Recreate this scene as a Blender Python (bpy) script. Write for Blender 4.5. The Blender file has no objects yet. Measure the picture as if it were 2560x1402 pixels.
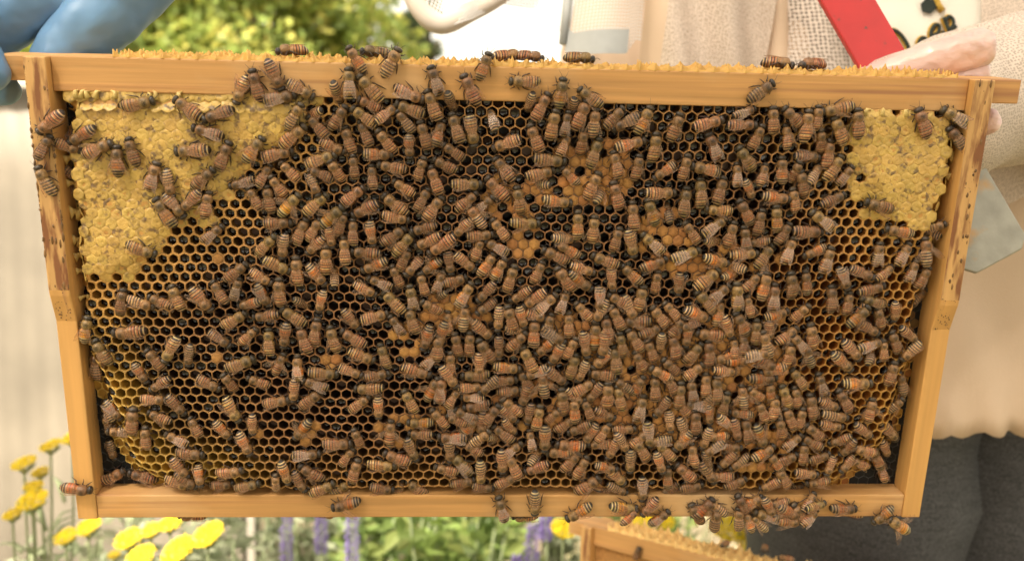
import bpy, math, random
import numpy as np
from mathutils import Matrix, Vector, noise

random.seed(7); rng = np.random.default_rng(7)
scene = bpy.context.scene
COL = scene.collection
R = math.radians

# ------------------------------------------------------------------ camera
cam = bpy.data.cameras.new("camera"); camo = bpy.data.objects.new("camera", cam); COL.objects.link(camo)
right, up, fwd = Vector((.99837, -.05391, .01886)), Vector((-.01227, .12011, .99268)), Vector((.05578, .99130, -.11925))
m = Matrix((right, up, -fwd)).transposed().to_4x4(); m.translation = Vector((-.0279, -.4924, 1.0827)); camo.matrix_world = m
cam.lens = 32.94; cam.sensor_width = 36; cam.clip_start = .02; cam.clip_end = 500
cam.dof.use_dof = True; cam.dof.focus_distance = .465; cam.dof.aperture_fstop = 8.2
scene.camera = camo
# ------------------------------------------------------------------ sky, sun, exposure
SUN_EL, SUN_AZ = 50, 205          # azimuth the light comes from, degrees clockwise from +Y
w = bpy.data.worlds.new("World"); scene.world = w; w.use_nodes = True
nt = w.node_tree; nt.nodes.clear()
out = nt.nodes.new('ShaderNodeOutputWorld'); bg = nt.nodes.new('ShaderNodeBackground'); sky = nt.nodes.new('ShaderNodeTexSky')
hs = nt.nodes.new('ShaderNodeHueSaturation'); hs.inputs['Saturation'].default_value = .22
sky.sky_type = 'NISHITA'; sky.sun_disc = False; sky.sun_elevation = R(SUN_EL); sky.sun_rotation = R(SUN_AZ); sky.dust_density = 4; sky.air_density = 1.2
tint = nt.nodes.new('ShaderNodeMix'); tint.data_type = 'RGBA'; tint.blend_type = 'MULTIPLY'; tint.inputs[0].default_value = 1; tint.inputs[7].default_value = (1, .90, .74, 1)
nt.links.new(sky.outputs[0], hs.inputs['Color']); nt.links.new(hs.outputs[0], tint.inputs[6]); nt.links.new(tint.outputs[2], bg.inputs[0]); nt.links.new(bg.outputs[0], out.inputs[0])
bg.inputs[1].default_value = .13
sl = bpy.data.lights.new("sun", 'SUN'); sl.energy = 4.6; sl.angle = R(8); sl.color = (1, .9, .76)
so = bpy.data.objects.new("sun", sl); COL.objects.link(so)
el, az = R(SUN_EL), R(SUN_AZ)
so.rotation_euler = Vector((-math.sin(az) * math.cos(el), -math.cos(az) * math.cos(el), -math.sin(el))).to_track_quat('-Z', 'Y').to_euler()
so.location = (0, 0, 5)
scene.view_settings.view_transform = 'Standard'; scene.view_settings.look = 'None'; scene.view_settings.gamma = 1
scene.view_settings.exposure = 1.72
scene.render.engine = 'CYCLES'
scene.cycles.transparent_max_bounces = 16

# ------------------------------------------------------------------ materials
def material(name, base=(.5, .5, .5), rough=.6, attr=None, nscale=0, namt=.25, bump=0, bscale=200, sheen=0, coat=0, sss=0, spec=.5, bdist=.001, metal=0, stretch=(1, 1, 1), dark=None, detail=6, trans=0, coords='Object'):
    """principled material; colour = base or the attribute Col, varied by a noise (stretch gives a grain)"""
    mt = bpy.data.materials.new(name); mt.use_nodes = True; t = mt.node_tree; n = t.nodes; L = t.links
    b = n['Principled BSDF']; b.inputs['Roughness'].default_value = rough; b.inputs['Specular IOR Level'].default_value = spec; b.inputs['Metallic'].default_value = metal
    b.inputs['Sheen Weight'].default_value = sheen; b.inputs['Coat Weight'].default_value = coat
    if sheen: b.inputs['Sheen Tint'].default_value = (.9, .75, .5, 1); b.inputs['Sheen Roughness'].default_value = .4
    if sss: b.inputs['Subsurface Weight'].default_value = sss; b.inputs['Subsurface Radius'].default_value = (.004, .002, .0008); b.inputs['Subsurface Scale'].default_value = 1
    if trans: b.inputs['Transmission Weight'].default_value = trans
    src = None
    if attr:
        a = n.new('ShaderNodeAttribute'); a.attribute_name = attr; src = a.outputs['Color']
    tc = n.new('ShaderNodeTexCoord'); mp = n.new('ShaderNodeMapping'); mp.inputs['Scale'].default_value = stretch
    L.new(tc.outputs[coords], mp.inputs[0])
    if nscale:
        nz = n.new('ShaderNodeTexNoise'); nz.inputs['Scale'].default_value = nscale; nz.inputs['Detail'].default_value = detail; L.new(mp.outputs[0], nz.inputs['Vector'])
        rp = n.new('ShaderNodeMapRange'); rp.inputs[1].default_value = .32; rp.inputs[2].default_value = .68; L.new(nz.outputs['Fac'], rp.inputs[0])
        mx = n.new('ShaderNodeMix'); mx.data_type = 'RGBA'; L.new(rp.outputs[0], mx.inputs[0])
        if src is not None:
            mu = n.new('ShaderNodeMix'); mu.data_type = 'RGBA'; mu.blend_type = 'MULTIPLY'; mu.inputs[0].default_value = 1
            L.new(src, mu.inputs[6]); k = 1 - namt; mu.inputs[7].default_value = (k, k * .95, k * .9, 1)
            L.new(mu.outputs[2], mx.inputs[6]); L.new(src, mx.inputs[7])
        else:
            mx.inputs[6].default_value = (*(dark or [c * (1 - namt) for c in base]), 1); mx.inputs[7].default_value = (*base, 1)
        L.new(mx.outputs[2], b.inputs['Base Color'])
    elif src is not None: L.new(src, b.inputs['Base Color'])
    else: b.inputs['Base Color'].default_value = (*base, 1)
    if bump:
        nb = n.new('ShaderNodeTexNoise'); nb.inputs['Scale'].default_value = bscale; nb.inputs['Detail'].default_value = 4; L.new(mp.outputs[0], nb.inputs['Vector'])
        bm = n.new('ShaderNodeBump'); bm.inputs['Strength'].default_value = bump; bm.inputs['Distance'].default_value = bdist
        L.new(nb.outputs['Fac'], bm.inputs['Height']); L.new(bm.outputs[0], b.inputs['Normal'])
    mt['bsdf'] = 1
    return mt

def translucent(mt, fac, color):
    """thin or waxy stuff that passes light from behind"""
    t = mt.node_tree; n = t.nodes; L = t.links; b = n['Principled BSDF']; o = n['Material Output']; tl = n.new('ShaderNodeBsdfTranslucent'); mx = n.new('ShaderNodeMixShader'); mx.inputs[0].default_value = fac
    if color is None: L.new(b.inputs['Base Color'].links[0].from_socket, tl.inputs[0])
    else: tl.inputs[0].default_value = (*color, 1)
    L.new(b.outputs[0], mx.inputs[1]); L.new(tl.outputs[0], mx.inputs[2]); L.new(mx.outputs[0], o.inputs[0]); return mt

def mix_in(mt, color, scale, lo, hi, stretch=(1, 1, 1), coords='Object', rnd=False, detail=5, rough=None):
    """a second colour in patches of noise on top of a material"""
    t = mt.node_tree; n = t.nodes; L = t.links; b = n['Principled BSDF']
    tc = n.new('ShaderNodeTexCoord'); mp = n.new('ShaderNodeMapping'); mp.inputs['Scale'].default_value = stretch; L.new(tc.outputs[coords], mp.inputs[0])
    if rnd:
        oi = n.new('ShaderNodeObjectInfo'); ml = n.new('ShaderNodeMath'); ml.operation = 'MULTIPLY'; ml.inputs[1].default_value = 37
        L.new(oi.outputs['Random'], ml.inputs[0]); L.new(ml.outputs[0], mp.inputs['Location'])
    nz = n.new('ShaderNodeTexNoise'); nz.inputs['Scale'].default_value = scale; nz.inputs['Detail'].default_value = detail; L.new(mp.outputs[0], nz.inputs['Vector'])
    rp = n.new('ShaderNodeMapRange'); rp.inputs[1].default_value = lo; rp.inputs[2].default_value = hi; L.new(nz.outputs['Fac'], rp.inputs[0])
    mx = n.new('ShaderNodeMix'); mx.data_type = 'RGBA'; L.new(rp.outputs[0], mx.inputs[0])
    inp = b.inputs['Base Color']
    if inp.is_linked: L.new(inp.links[0].from_socket, mx.inputs[6])
    else: mx.inputs[6].default_value = inp.default_value
    mx.inputs[7].default_value = (*color, 1); L.new(mx.outputs[2], inp)
    return mt

def holes(mt, kind, scale, thr, soft=.04):
    """open weave: transparent where the pattern says there is a hole"""
    t = mt.node_tree; n = t.nodes; L = t.links; b = n['Principled BSDF']; o = n['Material Output']
    tc = n.new('ShaderNodeTexCoord'); vo = n.new('ShaderNodeTexVoronoi'); vo.inputs['Scale'].default_value = scale
    vo.inputs['Randomness'].default_value = kind; L.new(tc.outputs['UV'], vo.inputs['Vector']); vo.voronoi_dimensions = '2D'
    rp = n.new('ShaderNodeMapRange'); rp.inputs[1].default_value = thr - soft; rp.inputs[2].default_value = thr + soft; L.new(vo.outputs['Distance'], rp.inputs[0])
    tr = n.new('ShaderNodeBsdfTransparent'); mx = n.new('ShaderNodeMixShader'); L.new(rp.outputs[0], mx.inputs[0]); L.new(tr.outputs[0], mx.inputs[1]); L.new(b.outputs[0], mx.inputs[2]); L.new(mx.outputs[0], o.inputs[0])
    return mt

M = {}
M['pine'] = material('pine', (.60, .315, .105), .6, nscale=1, stretch=(7, 160, 260), namt=.34, bump=.3, bscale=1)
M['pine_up'] = material('pine_upright', (.62, .33, .10), .6, nscale=1, stretch=(160, 260, 7), namt=.22, bump=.25, bscale=1)
mix_in(M['pine'], (.58, .36, .17), 14, .52, .7)
mix_in(M['pine'], (.34, .155, .065), 1, .56, .72, stretch=(4, 30, 210))
mix_in(M['pine_up'], (.36, .18, .08), 1, .62, .75, stretch=(190, 30, 5))
M['propolised'] = mix_in(material('propolised_pine', (.58, .33, .12), .55, nscale=1, stretch=(160, 260, 7), namt=.25, bump=.4, bscale=1), (.20, .075, .025), 1, .46, .6, stretch=(230, 60, 42))
M['propolis'] = material('propolis', (.22, .11, .035), .4, nscale=300, namt=.6)
M['comb'] = material('comb_wax', attr='Col', rough=.45, nscale=260, namt=.3, sss=0, bump=.2, bscale=500)
M['honey_cap'] = mix_in(material('honey_capping', (.60, .385, .10), .42, nscale=90, namt=.3, bump=.6, bscale=500), (.18, .11, .05), 270, .53, .66, rnd=True)
M['brood_cap'] = material('brood_capping', (.46, .21, .06), .8, nscale=420, namt=.4, bump=.6, bscale=900)
M['nectar'] = material('nectar', (.010, .004, .003), .03, spec=.5)
M['burr'] = translucent(material('burr_wax', (.86, .56, .15), .45, nscale=150, namt=.25, bump=.3, bscale=400), .4, (.85, .5, .1))
M['bee'] = material('bee_body', attr='Col', rough=.38, nscale=900, namt=.4, sheen=.12, bump=.35, bscale=1500)
def per_object_tint(mt, lo, hi):
    t = mt.node_tree; n = t.nodes; L = t.links; inp = n['Principled BSDF'].inputs['Base Color']; oi = n.new('ShaderNodeObjectInfo'); mr = n.new('ShaderNodeMapRange'); mr.inputs[3].default_value = lo; mr.inputs[4].default_value = hi
    L.new(oi.outputs['Random'], mr.inputs[0]); hs = n.new('ShaderNodeHueSaturation'); L.new(mr.outputs[0], hs.inputs['Value']); mh = n.new('ShaderNodeMapRange'); mh.inputs[3].default_value = .5 - (hi - lo) * .022; mh.inputs[4].default_value = .5 + (hi - lo) * .022; fr = n.new('ShaderNodeMath'); fr.operation = 'FRACT'; ml = n.new('ShaderNodeMath'); ml.operation = 'MULTIPLY'; ml.inputs[1].default_value = 13.7; L.new(oi.outputs['Random'], ml.inputs[0]); L.new(ml.outputs[0], fr.inputs[0]); L.new(fr.outputs[0], mh.inputs[0]); L.new(mh.outputs[0], hs.inputs['Hue']); L.new(inp.links[0].from_socket, hs.inputs['Color']); L.new(hs.outputs[0], inp)
per_object_tint(M['bee'], .62, 1.38); per_object_tint(M['brood_cap'], .8, 1.2); per_object_tint(M['honey_cap'], .88, 1.12)
M['plastic'] = material('foundation_plastic', (.010, .010, .011), .45, spec=.2)

def wing_material():
    mt = bpy.data.materials.new('bee_wing'); mt.use_nodes = True; t = mt.node_tree; n = t.nodes; L = t.links
    b = n['Principled BSDF']; o = n['Material Output']; b.inputs['Roughness'].default_value = .22; b.inputs['Specular IOR Level'].default_value = .7
    a = n.new('ShaderNodeAttribute'); a.attribute_name = 'Col'; L.new(a.outputs['Color'], b.inputs['Base Color'])
    tr = n.new('ShaderNodeBsdfTransparent'); tr.inputs[0].default_value = (.96, .90, .85, 1)
    mx = n.new('ShaderNodeMixShader'); L.new(a.outputs['Alpha'], mx.inputs[0]); L.new(tr.outputs[0], mx.inputs[1]); L.new(b.outputs[0], mx.inputs[2]); L.new(mx.outputs[0], o.inputs[0])
    return mt
M['wing'] = wing_material()

# ------------------------------------------------------------------ mesh helpers
def mesh(name, V, Fc, mats, cols=None, midx=None, smooth=True, uv=None):
    me = bpy.data.meshes.new(name); me.from_pydata([tuple(v) for v in V], [], [tuple(f) for f in Fc])
    for k in (mats if isinstance(mats, (list, tuple)) else [mats]): me.materials.append(k)
    if cols is not None:
        a = me.color_attributes.new('Col', 'FLOAT_COLOR', 'POINT'); c = np.asarray(cols, dtype=np.float32)
        if c.shape[1] == 3: c = np.hstack([c, np.ones((len(c), 1), np.float32)])
        a.data.foreach_set('color', c.ravel())
    if midx is not None: me.polygons.foreach_set('material_index', np.asarray(midx, dtype=np.int32))
    me.polygons.foreach_set('use_smooth', np.full(len(me.polygons), smooth))
    if uv is not None:
        l = me.uv_layers.new(name='UVMap'); vi = np.empty(len(me.loops), np.int32); me.loops.foreach_get('vertex_index', vi)
        l.data.foreach_set('uv', np.asarray(uv, dtype=np.float32)[vi].ravel())
    me.update()
    return me

def link(name, me, parent=None, mw=None, label=None, cat=None, group=None, kind=None):
    o = bpy.data.objects.new(name, me); COL.objects.link(o)
    if parent is not None: o.parent = parent
    if mw is not None: o.matrix_local = mw
    if label: o['label'] = label
    if cat: o['category'] = cat
    if group: o['group'] = group
    if kind: o['kind'] = kind
    return o

class MB:
    """collects boxes, tubes, grids"""
    def __init__(s): s.V = []; s.F = []; s.C = []; s.UV = []
    def add(s, V, Fc, c=None, uv=None):
        k = len(s.V); s.V += [tuple(v) for v in V]; s.F += [tuple(i + k for i in f) for f in Fc]
        s.C += [tuple(c)] * len(V) if c is not None else [(1, 1, 1)] * len(V)
        s.UV += list(uv) if uv is not None else [(0, 0)] * len(V)
    def box(s, a, b, c=None):
        (x0, y0, z0), (x1, y1, z1) = a, b
        s.add([(x0, y0, z0), (x1, y0, z0), (x1, y1, z0), (x0, y1, z0), (x0, y0, z1), (x1, y0, z1), (x1, y1, z1), (x0, y1, z1)],
              [(3, 2, 1, 0), (4, 5, 6, 7), (0, 1, 5, 4), (1, 2, 6, 5), (2, 3, 7, 6), (3, 0, 4, 7)], c)
    def tube(s, pts, rad, n=8, c=None, cap=True, flat=1.0, updir=None):
        pts = [Vector(p) for p in pts]; rad = rad if isinstance(rad, (list, tuple)) else [rad] * len(pts)
        V = []; Fc = []; prev = None
        for i, p in enumerate(pts):
            d = (pts[min(i + 1, len(pts) - 1)] - pts[max(i - 1, 0)]).normalized()
            if prev is None:
                prev = (updir or (Vector((0, 0, 1)) if abs(d.z) < .9 else Vector((1, 0, 0))))
            a = (prev - d * prev.dot(d)).normalized(); prev = a; b = d.cross(a)
            for k in range(n):
                t = 2 * math.pi * k / n; V.append(p + (a * math.cos(t) * flat + b * math.sin(t)) * rad[i])
        for i in range(len(pts) - 1):
            for k in range(n): Fc.append((i * n + k, i * n + (k + 1) % n, (i + 1) * n + (k + 1) % n, (i + 1) * n + k))
        if cap: Fc.append(tuple(range(n))[::-1]); Fc.append(tuple((len(pts) - 1) * n + k for k in range(n)))
        s.add(V, Fc, c)
    def grid(s, fn, nu, nv, c=None, us=1, vs=1):
        V = []; uv = []
        for j in range(nv + 1):
            for i in range(nu + 1):
                V.append(fn(i / nu, j / nv)); uv.append((i / nu * us, j / nv * vs))
        Fc = [(j * (nu + 1) + i, j * (nu + 1) + i + 1, (j + 1) * (nu + 1) + i + 1, (j + 1) * (nu + 1) + i) for j in range(nv) for i in range(nu)]
        s.add(V, Fc, c, uv)
    def make(s, name, mats, parent=None, smooth=True, cols=False, **k):
        me = mesh(name, s.V, s.F, mats, s.C if cols else None, smooth=smooth, uv=s.UV if any(u != (0, 0) for u in s.UV) else None)
        return link(name, me, parent, **k)

def bevel(o, wd, seg=2):
    b = o.modifiers.new('bevel', 'BEVEL'); b.width = wd; b.segments = seg; b.limit_method = 'ANGLE'; return o
def sstep(a, b, x): t = np.clip((x - a) / (b - a), 0, 1); return t * t * (3 - 2 * t)
def catmull(pts, k=6):
    P = [Vector(p) for p in pts]; P = [P[0] * 2 - P[1]] + P + [P[-1] * 2 - P[-2]]; o = []
    for i in range(1, len(P) - 2):
        for j in range(k):
            t = j / k; a, b, c, d = P[i - 1], P[i], P[i + 1], P[i + 2]
            o.append(.5 * ((2 * b) + (c - a) * t + (2 * a - 5 * b + 4 * c - d) * t * t + (3 * b - a - 3 * c + d) * t ** 3))
    o.append(P[-2]); return o
def signed(poly, X, Z):
    """signed distance to a polygon, positive inside"""
    X = np.asarray(X, float); Z = np.asarray(Z, float); best = np.full(X.shape, 1e9); ins = np.zeros(X.shape, bool); n = len(poly)
    for i in range(n):
        (x0, z0), (x1, z1) = poly[i], poly[(i + 1) % n]; dx, dz = x1 - x0, z1 - z0
        t = np.clip(((X - x0) * dx + (Z - z0) * dz) / (dx * dx + dz * dz), 0, 1)
        best = np.minimum(best, np.hypot(X - x0 - t * dx, Z - z0 - t * dz))
        c = ((z0 > Z) != (z1 > Z)) & (X < (x1 - x0) * (Z - z0) / (z1 - z0 + 1e-12) + x0); ins ^= c
    return np.where(ins, best, -best)
# ------------------------------------------------------------------ the setting: ground, ribbed panel, plants and trees behind
M['soil'] = mix_in(material('ground', (.30, .24, .15), .95, nscale=6, namt=.5, bump=.8, bscale=60), (.13, .17, .05), 2.2, .48, .62)
M['sheet'] = translucent(material('ribbed_plastic', (.225, .195, .152), .6, nscale=5, namt=.35), .15, (.3, .26, .2))
M['rail'] = material('white_rail', (.32, .29, .24), .5, nscale=8, namt=.1)
M['leaf_sun'] = translucent(material('leaf_yellow_green', attr='Col', rough=.5, nscale=6, namt=.3), .5, None)
M['bark'] = material('bark', (.16, .11, .07), .9, nscale=20, namt=.5, bump=.6, bscale=30)
M['stem'] = material('stem', (.28, .33, .17), .7, nscale=30, namt=.3)
M['yarrow'] = material('yarrow_yellow', (.90, .68, .015), .7, nscale=120, namt=.16, bump=.5, bscale=400)
M['salvia'] = material('salvia_purple', (.26, .19, .46), .7, nscale=150, namt=.4)

b = MB(); b.grid(lambda u, v: ((u - .5) * 240, -6 + v * 240, .02 * math.sin(u * 900) * (1 if v < .05 else 0)), 60, 60); b.make('ground', M['soil'], kind='structure')

# translucent ribbed panel on rails
pan = link('ribbed_panel', None, label='pale ribbed plastic panel on white rails behind the yellow flowers', cat='panel'); pan.location = (-1.25, 1.42, 0); pan.rotation_euler.z = R(-6)
b = MB(); b.grid(lambda u, v: ((u - .5) * 1.6, .0009 * math.sin(u * 1.6 / .04 * 2 * math.pi), .12 + v * 1.12), 400, 6); o = b.make('sheet', M['sheet'], pan)
so_ = o.modifiers.new('thick', 'SOLIDIFY'); so_.thickness = .0015
for z_ in (.2, 1.22):
    b = MB(); b.box((-.82, -.034, z_ - .007), (.82, -.009, z_ + .007)); bevel(b.make('rail', M['rail'], pan, smooth=False), .003)
for x_ in (-.8, 0, .8):
    b = MB(); b.box((x_ - .02, .01, 0), (x_ + .02, .05, 1.26)); bevel(b.make('post', M['rail'], pan, smooth=False), .003)

def leaf_cloud(n, fn, size, cols, asp=.5, up_=.3):
    """n leaf faces, each two triangles folded on the midrib"""
    V = np.empty((n * 4, 3)); C = np.empty((n * 4, 3)); F = []
    for i in range(n):
        p = Vector(fn()); d = Vector((random.gauss(0, 1), random.gauss(0, 1), random.gauss(up_, .7))).normalized(); s = d.cross(Vector((random.gauss(0, 1), random.gauss(0, 1), random.gauss(0, 1)))).normalized()
        l = size * random.uniform(.6, 1.3); nrm = d.cross(s); q = [p, p + d * l * .5 + s * l * asp * .5 + nrm * l * .08, p + d * l, p + d * l * .5 - s * l * asp * .5 + nrm * l * .08]
        for k in range(4): V[i * 4 + k] = q[k]
        c = random.choice(cols); f = random.uniform(.75, 1.2); C[i * 4:i * 4 + 4] = [v * f for v in c]
        F += [(i * 4, i * 4 + 1, i * 4 + 2), (i * 4, i * 4 + 2, i * 4 + 3)]
    return V, F, C

def tree(name, loc, h, rad, n, size, cols, label, lobes, group=None):
    t = link(name, None, label=label, cat='tree', group=group); t.location = loc
    b = MB(); b.tube([(0, 0, 0), (.05 * h * .2, 0, h * .25), (-.03 * h, .02 * h, h * .55), (0, 0, h * .92)], [h * .035, h * .028, h * .018, h * .004], 9)
    for k in range(9):
        a = random.uniform(0, 6.28); z0 = h * random.uniform(.25, .7); e = rad * random.uniform(.5, .9)
        b.tube([(0, 0, z0), (e * .5 * math.cos(a), e * .5 * math.sin(a), z0 + h * .1), (e * math.cos(a), e * math.sin(a), z0 + h * .22)], [h * .014, h * .009, h * .003], 6)
    b.make('trunk', M['bark'], t)
    cen = [(random.gauss(0, rad * .45), random.gauss(0, rad * .4), h * random.uniform(.3, .95), rad * random.uniform(.28, .5)) for _ in range(lobes)]
    def fn():
        c = random.choice(cen)
        while True:
            p = (random.uniform(-1, 1), random.uniform(-1, 1), random.uniform(-1, 1))
            q = p[0] ** 2 + p[1] ** 2 + p[2] ** 2
            if .25 < q < 1: return (c[0] + p[0] * c[3], c[1] + p[1] * c[3], max(.15, c[2] + p[2] * c[3] * .8))
    V, F, C = leaf_cloud(n, fn, size, cols); link('crown', mesh('crown', V, F, M['leaf_sun'], C, smooth=False), t)
    return t
YG = [(.36, .45, .11), (.44, .48, .11), (.34, .44, .12), (.54, .52, .13), (.30, .40, .11)]
GR = [(.18, .27, .07), (.24, .33, .08), (.30, .36, .09), (.16, .23, .07)]
tree('leafy_tree', (-2.0, 6.2, 0), 3.2, 1.15, 15000, .10, YG, 'yellow-green broadleaf tree behind the blue-gloved hand', 26)
tree('leafy_tree', (-1.6, 7.2, 0), 3.6, .85, 14000, .10, YG, 'green tree with yellowing leaves beside the open white sky', 22)
tree('leafy_tree', (-3.6, 8.0, 0), 4.0, 1.6, 7000, .1, GR + YG, 'darker green tree farther back behind the ribbed panel', 22)
tree('shrub', (-.55, 6.6, 0), 1.72, .5, 3500, .07, YG, 'low yellow-green shrub under the white sky', 14)
tree('conifer', (-.42, 8.2, 0), 2.75, .32, 2500, .07, [(.07, .11, .05), (.12, .16, .08)], 'slim grey-green conifer top against the white sky', 12)
tree('shrub', (.6, 8.6, 0), 1.5, .9, 3500, .08, GR, 'dark green shrub standing far behind the beekeeper', 14)

tree('added_shade_tree', (-.7, -2.75, 0), 4.9, 1.25, 16000, .15, GR, 'unseen tree added behind the viewer to shade the frame', 34)  # added out of view to keep direct sun off frame and beekeeper

# plants below the frame
def leafy_plant(x, y, h, rad, n, size, cols, label):
    t = link('leafy_plant', None, label=label, cat='plant', group='green leafy plants behind the frame'); t.location = (x, y, 0)
    b = MB(); tips = []
    for k in range(11):
        a = random.uniform(0, 6.28); e = rad * random.uniform(.2, 1); p = (e * math.cos(a), e * math.sin(a), h * random.uniform(.75, 1)); tips.append(p)
        b.tube([(e * .2 * math.cos(a), e * .2 * math.sin(a), 0), (p[0] * .6, p[1] * .6, p[2] * .55), p], [.004, .003, .0015], 5)
    b.make('stem', M['stem'], t)
    def fn():
        p = random.choice(tips); s = random.uniform(.35, 1.02); return (p[0] * s + random.gauss(0, .012), p[1] * s + random.gauss(0, .012), p[2] * s)
    V, F, C = leaf_cloud(n, fn, size, cols, .42, .1); link('foliage', mesh('foliage', V, F, M['leaf_sun'], C, smooth=False), t)
SAGE = [(.24, .34, .10), (.30, .42, .11), (.40, .48, .16), (.17, .26, .08)]
PALE = [(.32, .36, .22), (.26, .31, .18), (.38, .41, .28)]
for (x, y, h, rad, c, la) in [(-.33, 1.25, .66, .17, PALE, 'grey-green leafy plant between the yellow flowers and purple spikes'), (-.17, 1.12, .60, .15, SAGE, 'bright green leafy plant around the purple spike'), (-.04, 1.0, .64, .15, SAGE, 'bright green leafy plant under the middle of the frame'), (.05, 1.25, .62, .16, SAGE, 'green leafy plant behind the paired purple spikes'),
        (-.02, 1.45, .60, .2, SAGE, 'green leafy plant farthest back under the frame'), (-.28, 1.6, .62, .22, PALE, 'tall grey-green plant farthest back beside the panel'), (-.5, 1.0, .60, .16, PALE, 'grey-green ferny plant under the yellow flower heads'), (-.38, .78, .60, .11, PALE, 'low grey-green plant among the yellow flower stems'), (-.6, .75, .6, .12, PALE, 'grey-green plant in front of the ribbed panel'), (.3, 1.15, .66, .2, SAGE, 'green leafy plant behind the second frame'), (.2, 1.5, .60, .2, PALE, 'grey-green plant behind the dark trousers')]:
    leafy_plant(x, y, h, rad, 520 if c is SAGE else 900, .05 if c is SAGE else .034, c, la)

def yarrow(x, y, heads, label):
    t = link('yarrow', None, label=label, cat='flower', group='yellow yarrow behind the frame'); t.location = (x, y, 0)
    b = MB()
    for (hx_, hy_, hz_, r_, ax, ay) in heads:
        p = Vector((hx_ - x, hy_ - y, hz_)); b.tube(catmull([(0, 0, 0), (p.x * .3, p.y * .3, hz_ * .5), (p.x * .9, p.y * .9, hz_ * .85), p], 4), .0014, 5)
        for k in range(7): b.tube([p - Vector((0, 0, r_ * .8)), p + Vector((r_ * .8 * math.cos(k * .9), r_ * .5 * math.sin(k * .9), -.002))], [.0013, .001], 4)
        for k in range(8):
            q = Vector((p.x * .6, p.y * .6, hz_ * random.uniform(.4, .9))); a = random.uniform(0, 6.28); b.tube([q, q + Vector((.02 * math.cos(a), .02 * math.sin(a), .02)), q + Vector((.045 * math.cos(a), .045 * math.sin(a), .022))], [.002, .004, .0005], 4, flat=.3)
    b.make('stem', M['stem'], t)
    for (hx_, hy_, hz_, r_, ax, ay) in heads:
        h_ = MB(); rot = Matrix.Rotation(R(ay), 3, 'Y') @ Matrix.Rotation(R(ax), 3, 'X')
        for k in range(240):
            a = k * 2.39996; r_ = r_ * .9 if k == 0 else r_; rr = r_ * math.sqrt((k + .5) / 240); c = rot @ Vector((rr * math.cos(a), rr * .75 * math.sin(a), .12 * r_ * (1 - (rr / r_) ** 2) + random.gauss(0, .0012))) + Vector((hx_ - x, hy_ - y, hz_)); s = r_ * .085
            V = [c + Vector((s * math.cos(j * 1.2566), s * math.sin(j * 1.2566), 0)) for j in range(5)] + [c + Vector((0, 0, s * .8)), c - Vector((0, 0, s))]
            h_.add(V, [(j, (j + 1) % 5, 5) for j in range(5)] + [((j + 1) % 5, j, 6) for j in range(5)])
        h_.make('flower_head', M['yarrow'], t)
for (x, y, hs_, la) in [
    (-.56, .66, [(-.536, .603, .729, .017, 20, -18), (-.512, .62, .745, .015, 20, -20)], 'yarrow with two yellow heads highest beside the panel'),
    (-.55, .70, [(-.500, .653, .745, .016, 25, -20), (-.526, .621, .712, .012, 25, -15)], 'yarrow with a small yellow head against the side bar'),
    (-.53, .60, [(-.517, .578, .693, .021, 30, -15), (-.540, .578, .676, .013, 20, -15), (-.525, .6, .702, .013, 20, -10)], 'yarrow with a clustered triple yellow head'),
    (-.47, .62, [(-.452, .571, .664, .018, 30, -22), (-.478, .571, .652, .016, 30, -20)], 'yarrow with a wide yellow head under the frame corner'),
    (-.40, .60, [(-.395, .537, .663, .019, 30, -22), (-.370, .537, .673, .014, 30, -20)], 'yarrow with a long tilted yellow head'),
    (-.37, .52, [(-.365, .485, .664, .02, 35, -28)], 'yarrow with one yellow head low at the picture edge'),
    (-.31, .52, [(-.325, .484, .672, .022, 35, -28), (-.293, .484, .689, .021, 35, -30)], 'yarrow with the largest paired yellow heads'),
    (-.36, .63, [(-.364, .585, .662, .017, 30, -20)], 'yarrow with a yellow head touching the bottom bar'),
    (-.45, .68, [(-.447, .633, .603, .009, 30, -10)], 'yarrow with a tiny yellow bud cluster'),
    (.10, .62, [(.097, .56, .664, .017, 50, 20)], 'yarrow with one round yellow head beside the purple spikes'),
    (.23, .72, [(.215, .68, .632, .022, 40, -10), (.245, .698, .620, .02, 40, 10)], 'yarrow with yellow heads above the second frame'),
    (.33, .66, [(.305, .596, .650, .026, 45, 10), (.335, .593, .634, .026, 45, 15), (.325, .6, .655, .02, 40, 0)], 'yarrow with big yellow heads beside the dark trousers')]:
    yarrow(x, y, hs_, la)

def salvia(x, y, ztop, ln, label):
    t = link('salvia', None, label=label, cat='flower', group='purple salvia behind the frame'); t.location = (x, y, 0)
    b = MB(); b.tube(catmull([(.02, 0, 0), (.01, 0, ztop * .5), (0, 0, ztop)], 4), [.0028] * 8 + [.001], 5); b.make('stem', M['stem'], t)
    f = MB()
    for k in range(90):
        z_ = ztop - ln * (k / 90) ** .9; a = k * 2.4; e = .003 + .005 * min(1, (ztop - z_) / (ln * .35)) * (.7 + .3 * math.sin(k * .7)); s = .0034
        c = Vector((e * math.cos(a), e * math.sin(a), z_)); d = Vector((math.cos(a), math.sin(a), .5)).normalized() * s * 1.7; sd_ = Vector((-math.sin(a), math.cos(a), 0)) * s * .7; u_ = Vector((0, 0, s * .8))
        f.add([c - d * .3, c + sd_, c + u_, c - sd_, c - u_, c + d], [(0, 1, 2), (0, 2, 3), (0, 3, 4), (0, 4, 1), (5, 2, 1), (5, 3, 2), (5, 4, 3), (5, 1, 4)])
    f.make('flower_spike', M['salvia'], t)
salvia(-.173, .768, .620, .09, 'purple salvia spike alone among green leaves'); salvia(.073, .705, .612, .08, 'purple salvia spike left of a yellow head'.replace(' left of', ' next to')); salvia(.096, .76, .622, .055, 'short purple salvia spike nearest the yellow head')
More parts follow.
